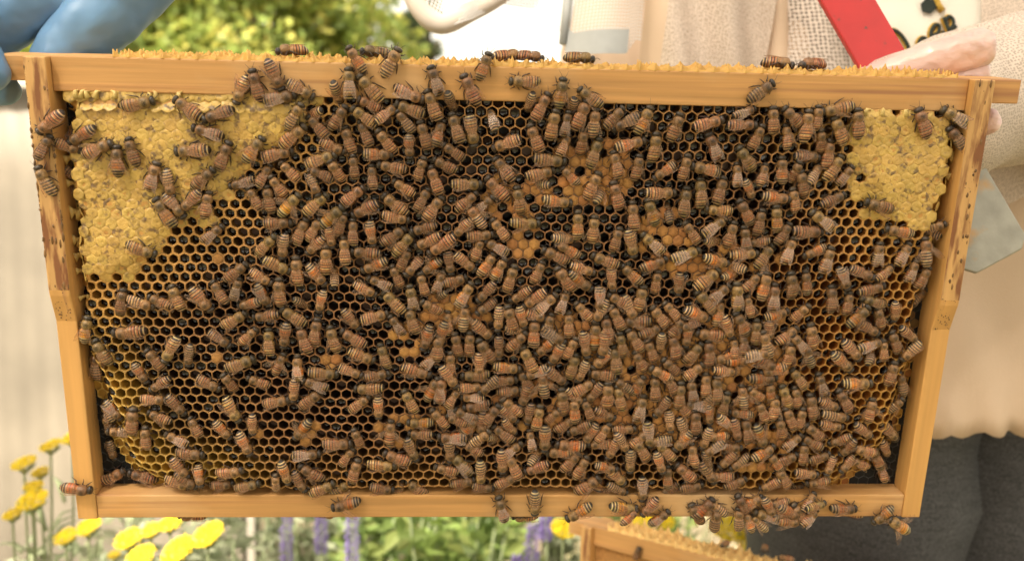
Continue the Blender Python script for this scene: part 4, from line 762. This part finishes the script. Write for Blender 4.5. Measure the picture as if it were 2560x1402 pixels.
for rec in BEES.replace('\n', '').split(';'):
    if not rec.strip(): continue
    p = rec.split(','); x, z, a, ln, lv = (float(v) for v in p[:5]); fl = p[5]
    rr_ = random.Random(int(x * 10) * 7919 + int(z * 10))
    col = 'o' if 'o' in fl else ('d' if 'd' in fl else ''); pose = rr_.randrange(4); spread = 2 if 's' in fl else rr_.choice((0, 0, 0, 0, 0, 1, 1, 1, 0, 3)); pitch = rr_.gauss(2, 4); roll = rr_.gauss(0, 7)
    if 't' in fl or 'u' in fl:
        upv = Vector((0, 0, 1 if 't' in fl else -1)); hd_ = Vector((math.cos(R(a)), rr_.uniform(-.5, .5), 0)).normalized()
        base = Vector((x, rr_.uniform(-4, 2) if 't' in fl else rr_.uniform(-10, -2), TOPZ + 4.6 if 't' in fl else -2.3)); sub = 'x'
    else:
        if z > 216.5: d_, sub = YT, 'top'
        elif z < 12: d_, sub = YL, 'bottom'
        elif abs(x) > 212.5: d_, sub = (YH if z > 118 else YL), 'side'
        else:
            d_ = float(depth(x, z)); sub = 'honey' if max(signed(HL, [x], [z])[0], signed(HR, [x], [z])[0]) > 0 else 'comb'
            if z > 205: d_ = max(d_, YT - .5)
        upv = Vector((0, -1, 0)); hd_ = Vector((math.cos(R(a)), 0, math.sin(R(a))))
        base = Vector((x, -(d_ + 2.35 + lv * 2.4 + rr_.uniform(0, .35)), z))
        if 'h' in fl: pitch = 38; base.y += 3.2
    sc = min(1.24, max(1.02, ln / 11.0)) if ln > 10.5 else 1.0
    sc *= rr_.uniform(.94, 1.05)
    if ln < 10.5 and 'h' not in fl: pitch += rr_.choice((-1, 1)) * 14
    Y_ = upv.cross(hd_); rot = Matrix((hd_, Y_, upv)).transposed().to_4x4()
    mw = FM @ Matrix.Translation(base * mm) @ rot @ Matrix.Rotation(R(pitch), 4, 'Y') @ Matrix.Rotation(R(roll), 4, 'X') @ Matrix.Diagonal((sc, sc * rr_.uniform(.88, .97), sc * .95, 1))
    if '*' in fl:
        o = link('honeybee', BODYM[(col, pose)]); o.matrix_world = mw
        a_ = (a + 360) % 360; hdg = 'head in a cell' if 'h' in fl else ['facing the pink glove', 'head up towards the pink glove', 'head up', 'head up towards the blue glove', 'facing the blue glove', 'head down towards the blue glove', 'head down', 'head down towards the pink glove'][int((a_ + 22.5) // 45) % 8]
        o['label'] = ('spread-winged ' if spread == 2 else '') + {'': 'tan', 'o': 'orange-banded', 'd': 'dark-striped'}[col] + ' honeybee' + ', ' + hdg + ', ' + zone(x, z, fl, sub)
        if len(o['label'].split()) > 16: o['label'] = o['label'].replace(hdg, ' '.join(hdg.split()[:2]) + ' aslant')
        o['category'] = 'honeybee'; o['group'] = 'honeybees on the held frame'
        for s in (-1, 1): link('wing', WINGM[(s, spread)], o)
    else: crowd.append((col, pose, spread, mw))
def crowd_mesh(items, name, label):
    VV, FF, CC, MI = [], [], [], []; k = 0
    for (col, pose, spread, mw) in items:
        A = np.array(mw); tf = random.uniform(.65, 1.3)
        for (V, F, C), mi in ((BODY[(col, pose)], 0), (WING[(-1, spread)], 1), (WING[(1, spread)], 1)):
            VV.append(V @ A[:3, :3].T + A[:3, 3]); CC.append(C * np.array([tf, tf, tf, 1])); FF += [tuple(i + k for i in f) for f in F]; MI += [mi] * len(F); k += len(V)
    return link(name, mesh(name, np.vstack(VV), FF, [M['bee'], M['wing']], np.vstack(CC), midx=MI), label=label, cat='honeybees', kind='stuff')
# ------------------------------------------------------------------ the second hive frame, standing lower behind
frame2 = bpy.data.objects.new('framed_honeycomb', None); COL.objects.link(frame2); frame2.empty_display_size = .05
frame2['label'] = 'second hive frame standing low behind, its top crusted with pale wax'; frame2['category'] = 'hive frame'
ax = Vector((.135, -.118, .006)).normalized(); up2 = Vector((-.05, .1, 1)).normalized(); dep = up2.cross(ax).normalized(); up2 = ax.cross(dep)
m2 = Matrix((ax, dep, up2)).transposed().to_4x4(); m2.translation = Vector((.080, .288, .782)) + ax * .236 - up2 * .234; frame2.matrix_world = m2
bars(frame2, M['pine'], M['pine_up'], M['propolised'])
burr(frame2, -200, 205, TOPZ - .05, 11, material('pale_burr_wax', (.86, .56, .20), .5, nscale=150, namt=.25), 7.6)
b = MB(); b.grid(lambda u, v: ((-.2135 + u * .427), -.0095 - .003 * math.sin(math.pi * v) - .0008 * math.sin(u * 260) * math.sin(v * 120), .0135 + v * .2045), 160, 60)
b.grid(lambda u, v: ((-.2135 + u * .427), .0095 + .003 * math.sin(math.pi * v), .0135 + v * .2045), 40, 20); b.make('comb', M['brood_cap'], frame2)
for (t, lv_) in ((-.10, 9), (-.07, 11), (-.05, 10), (-.02, 12), (.03, 9), (.055, 8), (.1, 9)):
    mw = m2 @ Matrix.Translation((t, random.uniform(-.006, .006), (TOPZ + lv_) * mm)) @ Matrix.Rotation(random.uniform(0, 6.28), 4, 'Z'); crowd.append((random.choice(['', 'o', '']), random.randrange(4), 0, mw))
for (t, z_) in ((-.17, 222), (-.12, 205), (-.03, 224)): crowd.append(('', 1, 0, m2 @ Matrix.Translation((t, -(YT + 2.6) * mm, z_ * mm)) @ Matrix(((.3, -.95, 0, 0), (0, 0, -1, 0), (.95, .3, 0, 0), (0, 0, 0, 1)))))
crowd_mesh(crowd, 'honeybee_crowd', 'many more honeybees packed between the others on the comb')

# ------------------------------------------------------------------ people
M['jacket'] = material('cotton_jacket', (.66, .49, .35), .8, nscale=9, namt=.14, bump=.25, bscale=900)
M['shirt'] = material('white_shirt', (.74, .70, .62), .85, nscale=20, namt=.06, bump=.3, bscale=1200)
M['mesh_dark'] = holes(material('vent_mesh', (.60, .51, .44), .8), .3, 340, .30, .12)
M['mesh_fine'] = holes(material('veil_mesh', (.62, .60, .58), .7), 0, 420, .40, .08)
M['mesh_lace'] = holes(material('lace_mesh', (.64, .53, .44), .8, nscale=30, namt=.15), .6, 520, .24, .12)
M['band'] = material('veil_band', (.40, .41, .40), .8, nscale=60, namt=.15)
M['denim'] = mix_in(material('dark_denim', (.065, .065, .068), .85, nscale=1, stretch=(40, 40, 420), namt=.5, bump=.5, bscale=3), (.14, .14, .145), 700, .42, .75)
M['blue'] = material('blue_nitrile', (.14, .27, .45), .42, nscale=18, namt=.22, bump=.35, bscale=60, spec=.5, sss=.1)
M['pink'] = material('clear_vinyl_over_skin', (.78, .53, .47), .32, nscale=.5, namt=.3, bump=.7, bscale=1, bdist=.002, stretch=(60, 60, 130), coat=.3, sss=.15)
M['skin'] = material('skin', (.60, .36, .26), .5, nscale=30, namt=.1, sss=.1)
M['red'] = mix_in(material('red_enamel', (.48, .022, .022), .35, nscale=60, namt=.15, spec=.5), (.12, .04, .03), 130, .66, .72)
M['steel'] = mix_in(material('worn_steel', (.34, .325, .27), .5, metal=.35, nscale=70, namt=.3, bump=.2, bscale=300), (.42, .24, .09), 45, .6, .72)
M['thread'] = material('dark_thread', (.012, .022, .014), .7, nscale=900, namt=.5, bump=.6, bscale=1500)
M['gold'] = material('gold_thread', (.62, .38, .05), .6, nscale=900, namt=.4, bump=.6, bscale=1500)
M['sole'] = material('boot_rubber', (.05, .05, .045), .6, nscale=30, namt=.3)

def skin(name, chains, mt, parent, sub=2, wrinkle=0):
    """skeleton of joints with a radius each, grown into one continuous surface"""
    V = []; E = []; Rr = []; idx = {}
    for ch in chains:
        prev = None
        for p in ch:
            key = p if isinstance(p, str) else None
            if key is None:
                V.append(Vector(p[:3])); Rr.append(p[3]); i = len(V) - 1
                if len(p) > 4: idx[p[4]] = i
            else: i = idx[key]
            if prev is not None: E.append((prev, i))
            prev = i
    me = bpy.data.meshes.new(name); me.from_pydata(V, E, []); me.materials.append(mt)
    o = link(name, me, parent); o.modifiers.new('skin', 'SKIN').use_smooth_shade = True
    if not me.skin_vertices: bpy.context.view_layer.objects.active = o; me.skin_vertices
    for i, r_ in enumerate(Rr): me.skin_vertices[0].data[i].radius = (r_, r_)
    me.skin_vertices[0].data[0].use_root = True
    s_ = o.modifiers.new('sub', 'SUBSURF'); s_.levels = sub; s_.render_levels = sub
    if wrinkle:
        tx = bpy.data.textures.new(name + '_wrinkle', 'CLOUDS'); tx.noise_scale = (.008 if wrinkle < .003 else .016); dm = o.modifiers.new('wrinkle', 'DISPLACE'); dm.texture = tx; dm.strength = wrinkle; dm.texture_coords = 'LOCAL'
    return o

CXT, CYT = .345, .375
def torso(ang, z):
    a = np.interp(z, [.80, .9, 1.0, 1.15, 1.3, 1.38, 1.43], [.235, .24, .225, .24, .245, .2, .09]); bb = np.interp(z, [.80, .9, 1.0, 1.15, 1.3, 1.38, 1.43], [.20, .205, .185, .18, .16, .12, .08])
    f = 1 + .028 * math.sin(ang * 9 + z * 7) + .05 * noise.noise((ang * 2.2, z * 7, 3.1)) + .02 * noise.noise((ang * 6 + z * 9, z * 14, 8.1)) + .012 * math.sin(ang * 23 + z * 19)
    return Vector((CXT + a * f * math.cos(ang), CYT + bb * f * math.sin(ang), z))
def front(x, z, off=0):
    a = np.interp(z, [.80, .9, 1.0, 1.15, 1.3], [.235, .24, .225, .24, .245]); t = max(-.98, min(.98, (x - CXT) / a)); p = torso(-math.acos(t), z); return Vector((x, p.y - off, z))

keeper = link('person', None, label='person in a pale beekeeping jacket and dark trousers holding the frame with a clear-gloved hand', cat='person'); keeper.location = (CXT, CYT, 0)
KI = Matrix.Translation(keeper.location).inverted()
def child(o): o.matrix_parent_inverse = KI; return o
child(skin('body', [
    [(.40, .37, .92, .11, 'hip'), (.345, .37, 1.10, .13), (.345, .38, 1.30, .13, 'chest'), (.345, .37, 1.44, .055), (.345, .35, 1.53, .075), (.345, .33, 1.62, .095), (.345, .34, 1.70, .06)],
    ['chest', (.50, .38, 1.35, .06), (.555, .34, 1.22, .05), (.49, .21, 1.13, .042), (.36, .13, 1.142, .036), (.25, .06, 1.118, .028), (.195, .012, 1.112, .024)],
    ['chest', (.19, .38, 1.35, .06), (.135, .36, 1.22, .05), (.12, .30, 1.06, .042), (.14, .19, .98, .034), (.15, .13, .97, .026), (.16, .09, .97, .018)],
    ['hip', (.35, .37, .83, .075), (.352, .36, .48, .055), (.352, .38, .10, .042), (.352, .32, .04, .035)],
    ['hip', (.47, .37, .83, .075), (.475, .36, .48, .055), (.475, .38, .10, .042), (.475, .32, .04, .035)]], M['skin'], keeper))
# jacket: torso with a gathered hem
b = MB(); nA, nZ = 300, 46; V = []
for j in range(nZ + 1):
    for i in range(nA):
        an = 2 * math.pi * i / nA; z0 = .893 + .002 * math.sin(an * 17 + 1) - .005 * abs(math.sin(an * 34 + .6 * math.sin(an * 7))); z = z0 + (1.43 - z0) * (j / nZ) ** .95; p = torso(an, z)
        if j < 3: p.x += (p.x - CXT) * .012 * math.sin(an * 43) * (3 - j) / 3; p.y += (p.y - CYT) * .02 * math.sin(an * 43 + 1) * (3 - j) / 3
        V.append(p)
b.add(V, [(j * nA + i, j * nA + (i + 1) % nA, (j + 1) * nA + (i + 1) % nA, (j + 1) * nA + i) for j in range(nZ) for i in range(nA)])
jacket = child(b.make('jacket', M['jacket'], keeper)); s_ = jacket.modifiers.new('thick', 'SOLIDIFY'); s_.thickness = .002
def jk(o): return o                                                # sub-part of the jacket, already in the jacket's space
def panel(name, quad, mt, off, us, vs, n=24):
    (x0, z0), (x1, z1), (x2, z2), (x3, z3) = quad; b = MB()
    def fn(u, v):
        x = (x0 + (x1 - x0) * u) * (1 - v) + (x3 + (x2 - x3) * u) * v; z = (z0 + (z1 - z0) * u) * (1 - v) + (z3 + (z2 - z3) * u) * v
        return front(x, z, off + .002 * noise.noise((x * 60, z * 45, 1)))
    b.grid(fn, n, n, us=us, vs=vs); return b.make(name, mt, jacket)
panel('vent_panel', [(.228, 1.11), (.276, 1.11), (.246, 1.30), (.190, 1.30)], M['mesh_dark'], .004, .05, .19)
panel('vent_lining', [(.226, 1.11), (.278, 1.11), (.248, 1.30), (.188, 1.30)], material('vent_lining', (.28, .24, .205), .9), .0015, 1, 1)
panel('shirt_panel', [(.270, 1.08), (.372, 1.08), (.372, 1.30), (.240, 1.30)], M['shirt'], .007, 1, 1)
panel('lace_panel', [(.352, 1.045), (.47, 1.13), (.47, 1.30), (.345, 1.30)], M['mesh_lace'], .012, .12, .2)
panel('lace_lining', [(.354, 1.05), (.472, 1.13), (.472, 1.30), (.347, 1.30)], material('lace_lining', (.60, .49, .41), .9), .0095, 1, 1)
b = MB(); b.tube([front(.262, 1.15, .012), front(.255, 1.19, .016), front(.247, 1.215, .014), front(.238, 1.26, .012)], [.003, .009, .010, .008], 8, flat=.35); b.make('collar_strip', M['shirt'], jacket)
def em(zx, zy, off=.0095):
    u, v = 1900 + zx / 2.921, zy / 2.921; x = .292 + (u - 2230) * .000299; z = 1.1805 - (v - 110) * .000297; return front(x, z, off)
letters = [[[(905, 235), (925, 300), (950, 380), (965, 425)], [(870, 262), (935, 240), (985, 275), (1020, 330), (1035, 375), (1012, 410), (960, 428)]],
           [[(1108, 356), (1145, 332), (1141, 303), (1117, 303), (1102, 335), (1114, 370), (1150, 362), (1185, 332)]],
           [[(1183, 292), (1235, 258), (1243, 218), (1216, 204), (1190, 235), (1184, 285), (1208, 310), (1245, 292), (1276, 255)]],
           [[(1272, 150), (1298, 212), (1330, 285)], [(1284, 175), (1310, 145), (1338, 165), (1341, 205), (1318, 236), (1302, 226)], [(1330, 235), (1362, 212)]]]
for L_ in letters:
    for mt, r_, of, nm in ((M['gold'], .0021, .0085, 'gold_outline'), (M['thread'], .0015, .0098, 'embroidered_letter')):
        b = MB()
        for st in L_: b.tube(catmull([em(*p, of) for p in st], 5), r_, 8)
        b.make(nm, mt, jacket)
b = MB(); c_ = [em(1167 + 57 * math.cos(R(60 * k + 14)), 70 + 57 * math.sin(R(60 * k + 14)), .0085) for k in range(6)]; f_ = [p + Vector((0, -.001, 0)) for p in c_]
b.add(c_ + f_, [tuple(range(6))[::-1], tuple(range(6, 12))] + [(k, (k + 1) % 6, 6 + (k + 1) % 6, 6 + k) for k in range(6)]); b.make('hexagon_emblem', M['thread'], jacket, smooth=False)
b = MB(); b.tube([em(1204, -40, .0085), em(1212, 5, .0085), em(1238, 62, .0085), em(1272, 104, .0085)], .0026, 6); b.tube([em(1204, -40, .0085), em(1250, -75, .0085), em(1300, -60, .0085)], .0026, 6); b.make('gold_emblem', M['gold'], jacket)
# sleeves
def sleeve(pts, rad, mt, name, us):
    P_ = catmull(pts, 8); n = 28; V = []; uv = []; F = []
    rr = np.interp(np.linspace(0, 1, len(P_)), np.linspace(0, 1, len(rad)), rad)
    for i, p in enumerate(P_):
        d = (P_[min(i + 1, len(P_) - 1)] - P_[max(0, i - 1)]).normalized(); a = Vector((0, 0, 1)); a = (a - d * a.dot(d)).normalized(); c = d.cross(a)
        for k in range(n + 1):
            t = 2 * math.pi * k / n; r_ = rr[i] * (1 + .07 * noise.noise((math.cos(t) * 2, math.sin(t) * 2, i * .35)) + .03 * math.sin(i * 1.3 + math.sin(t) * 3)); V.append(p + (a * math.cos(t) + c * math.sin(t)) * r_); uv.append((k / n * us, i / len(P_) * us * 1.6))
    for i in range(len(P_) - 1):
        for k in range(n): F.append((i * (n + 1) + k, i * (n + 1) + k + 1, (i + 1) * (n + 1) + k + 1, (i + 1) * (n + 1) + k))
    b = MB(); b.add(V, F, None, uv); return b.make(name, mt, jacket)
armL = [(.49, .38, 1.35), (.56, .33, 1.2), (.49, .21, 1.13), (.36, .13, 1.142), (.25, .06, 1.118), (.19, .02, 1.10)]
sleeve(armL, [.07, .062, .056, .050, .042, .034], M['mesh_lace'], 'sleeve', .3); sleeve(armL, [.065, .056, .050, .045, .037, .028], material('sleeve_lining', (.56, .46, .39), .9), 'sleeve_lining', .3)
sleeve([(.20, .38, 1.35), (.13, .36, 1.2), (.12, .29, 1.06), (.14, .18, .99), (.15, .13, .975)], [.07, .065, .06, .05, .035], M['jacket'], 'sleeve', .3)
# veil: mesh drape with a padded hem
low = [(-.30, 1.30), (-.066, 1.222), (-.056, 1.196), (-.042, 1.186), (-.021, 1.193), (.004, 1.207), (.028, 1.206), (.044, 1.192), (.050, 1.166), (.092, 1.167), (.10, 1.178), (.14, 1.178), (.20, 1.20)]
lx = [p[0] for p in low][1:]; lz = [p[1] for p in low][1:]
def veil_pt(u, v):
    x = -.066 + u * .171; z0 = float(np.interp(x, lx, lz)); z = z0 + (1.52 - z0) * v; y = .245 - .03 * sstep(.02, .07, np.array(x)) + .012 * math.sin(x * 60) + .05 * v; return Vector((x + (.16 - x) * .45 * v, float(y), z))
b = MB(); b.grid(veil_pt, 70, 20, us=.17, vs=.33); child(b.make('veil', M['mesh_fine'], keeper)); veil = keeper.children[-1]
b = MB(); b.grid(lambda u, v: veil_pt(.672 + u * .255, v * .05) + Vector((0, -.003, 0)), 12, 3); b.make('veil_band', M['band'], veil)
b = MB(); hp = [Vector((-.085, .243, 1.27)), Vector((-.072, .242, 1.225)), Vector((-.060, .241, 1.20)), Vector((-.044, .240, 1.190)), Vector((-.022, .241, 1.200)), Vector((.002, .243, 1.214)), Vector((.03, .246, 1.24))]
b.tube(catmull(hp, 6), [.003 + .0035 * math.sin(math.pi * i / 36) ** .5 for i in range(37)], 10, flat=1.2); b.make('veil_hem', material('veil_hem', (.62, .54, .46), .8, nscale=30, namt=.15), veil)
b = MB(); b.tube([veil_pt(.665, 0) + Vector((0, -.004, 0)), veil_pt(.66, .08) + Vector((0, -.004, 0)), veil_pt(.65, .2)], [.003, .0035, .004], 8); b.make('veil_seam', M['band'], veil)
b = MB(); b.grid(lambda u, v: Vector((.105 + u * .12 + .02 * v, .232 - .02 * math.sin(u * 3.1) + .007 * math.sin(u * 17 + v * 9) + .004 * noise.noise((u * 6, v * 6, 2)), 1.12 + v * .28 - .05 * u)), 30, 20); b.make('hood_flap', M['jacket'], veil)
b = MB(); b.grid(lambda u, v: Vector((.118 + u * .075 + .02 * v, .228 - .02 * math.sin((.1 + u * .62) * 3.1) + .007 * math.sin((.1 + u * .62) * 17 + v * 9), 1.12 + v * .28 - .05 * u)), 30, 30, us=.08, vs=.28); b.make('hood_mesh', M['mesh_lace'], veil)
# trousers and boots
b = MB()
for s, xc in ((-1, .352), (1, .475)):
    P_ = [(xc - s * .0, .365, .93), (xc, .36, .80), (xc + s * .003, .35, .62), (xc + s * .005, .345, .46), (xc + s * .006, .37, .25), (xc + s * .006, .385, .06)]; pp = catmull(P_, 6); rr = np.interp(np.linspace(0, 1, len(pp)), np.linspace(0, 1, 6), [.112, .118, .10, .085, .075, .07]); k = len(b.V); n = 26; V = []
    for i, p in enumerate(pp):
        for q in range(n):
            t = 2 * math.pi * q / n; r_ = rr[i] * (1 + .05 * noise.noise((math.cos(t) * 2 + s, math.sin(t) * 2, i * .5)) + .015 * math.sin(i * 1.7 + t * 3)); V.append(p + Vector((math.cos(t) * r_ * .88, math.sin(t) * r_ * 1.15, 0)))
    b.add(V, [(i * n + q, i * n + (q + 1) % n, (i + 1) * n + (q + 1) % n, (i + 1) * n + q) for i in range(len(pp) - 1) for q in range(n)])
child(b.make('trousers', M['denim'], keeper))
for xc in (.35, .477):
    child(skin('boot', [[(xc, .40, .14, .05), (xc, .40, .055, .05), (xc, .30, .05, .042), (xc, .23, .04, .034)]], M['sole'], keeper))
# the clear-gloved hand behind the top bar
child(skin('gloved_hand', [
    [(.205, .012, 1.121, .026, 'w'), (.190, -.002, 1.120, .027, 'p')],
    ['p', (.188, -.008, 1.130, .013), (.205, -.013, 1.139, .0105), (.222, -.016, 1.1445, .0105), (.236, -.018, 1.1485, .0115), (.2425, -.019, 1.150, .0075)],
    ['p', (.198, -.006, 1.122, .012), (.218, -.010, 1.130, .0095), (.236, -.013, 1.1345, .0095), (.244, -.014, 1.135, .007)],
    ['p', (.200, -.004, 1.112, .012), (.222, -.008, 1.108, .009), (.238, -.021, 1.110, .0078), (.2425, -.030, 1.112, .0064)],
    ['p', (.196, -.002, 1.102, .011), (.212, -.004, 1.093, .0085), (.205, -.010, 1.085, .0075)],
    ['p', (.172, .0, 1.116, .012), (.160, -.006, 1.106, .0095), (.152, -.010, 1.098, .008)]], M['pink'], keeper, 4, .0026))

# second person: only the blue-gloved hand and the forearm reach into view
helper = link('person', None, label='person reaching in with a blue-gloved hand gripping the end of the frame', cat='person'); helper.location = (-.78, .0, 0)
HI = Matrix.Translation(helper.location).inverted()
o = skin('body', [
    [(-.78, .0, .92, .14, 'hip'), (-.78, .0, 1.12, .13), (-.78, .0, 1.33, .13, 'chest'), (-.78, .0, 1.47, .055), (-.77, .0, 1.56, .075), (-.76, .0, 1.66, .095), (-.76, .0, 1.74, .06)],
    ['chest', (-.76, .14, 1.40, .06), (-.62, .20, 1.40, .05), (-.40, .22, 1.42, .042), (-.26, .12, 1.33, .034), (-.20, .05, 1.26, .028)],
    ['chest', (-.78, -.15, 1.38, .06), (-.80, -.2, 1.2, .05), (-.76, -.22, 1.02, .04), (-.68, -.2, .92, .03), (-.64, -.18, .90, .02)],
    ['hip', (-.78, .08, .83, .085), (-.78, .09, .48, .06), (-.78, .09, .10, .042), (-.71, .09, .04, .035)],
    ['hip', (-.78, -.08, .83, .085), (-.78, -.09, .48, .06), (-.78, -.09, .10, .042), (-.71, -.09, .04, .035)]], M['jacket'], helper); o.matrix_parent_inverse = HI
o = skin('gloved_hand', [
    [(-.190, .035, 1.245, .030, 'w'), (-.198, .012, 1.212, .031, 'p')],
    ['p', (-.178, -.002, 1.184, .022), (-.194, -.008, 1.164, .0205), (-.211, -.011, 1.146, .0185), (-.226, -.013, 1.130, .015), (-.236, -.014, 1.121, .011)],
    ['p', (-.212, .002, 1.188, .021), (-.232, -.009, 1.166, .0185), (-.250, -.013, 1.148, .0165), (-.265, -.017, 1.132, .0125), (-.262, -.024, 1.119, .010), (-.245, -.026, 1.1145, .0085), (-.239, -.027, 1.1135, .006)],
    ['p', (-.228, .010, 1.198, .015), (-.254, .002, 1.182, .012), (-.274, -.002, 1.162, .0105), (-.284, -.006, 1.144, .009)],
    ['p', (-.234, .016, 1.208, .013), (-.260, .012, 1.196, .0105), (-.280, .008, 1.178, .009), (-.288, .004, 1.164, .0075)],
    ['p', (-.232, -.004, 1.196, .016), (-.262, -.026, 1.162, .0125), (-.2525, -.046, 1.1345, .0115), (-.239, -.0535, 1.1205, .0105), (-.234, -.055, 1.1135, .0075)]], M['blue'], helper, 4, .0034); o.matrix_parent_inverse = HI

# hive tool: red enamelled bar, bare steel blade
tool = link('hive_tool', None, label='red hive tool with a bare steel blade hanging behind the frame', cat='hive tool')
a0, a1 = Vector((.192, .074, 1.2)), Vector((.272, .037, 1.055)); dr = (a1 - a0).normalized(); nr = Vector((.15, -1, -.2)); nr = (nr - dr * nr.dot(dr)).normalized(); sd_ = dr.cross(nr).normalized()
mt_ = Matrix((sd_, dr, nr)).transposed().to_4x4(); mt_.translation = a0; tool.matrix_world = mt_
def plate(name, prof, t, mt):
    n = len(prof); b = MB(); b.add([(x, y, -t) for x, y in prof] + [(x, y, t) for x, y in prof], [tuple(range(n))[::-1], tuple(range(n, 2 * n))] + [(i, (i + 1) % n, n + (i + 1) % n, n + i) for i in range(n)]); return bevel(b.make(name, mt, tool, smooth=False), .0008)
plate('handle', [(-.0145, -.06), (.0145, -.06), (.0145, .086), (-.0145, .086)], .0022, M['red'])
plate('blade', [(-.013, .0865), (.013, .0865), (.017, .128), (.021, .140), (.021, .188), (.015, .194), (-.015, .194), (-.021, .188), (-.021, .140), (-.017, .128)], .0017, M['steel'])
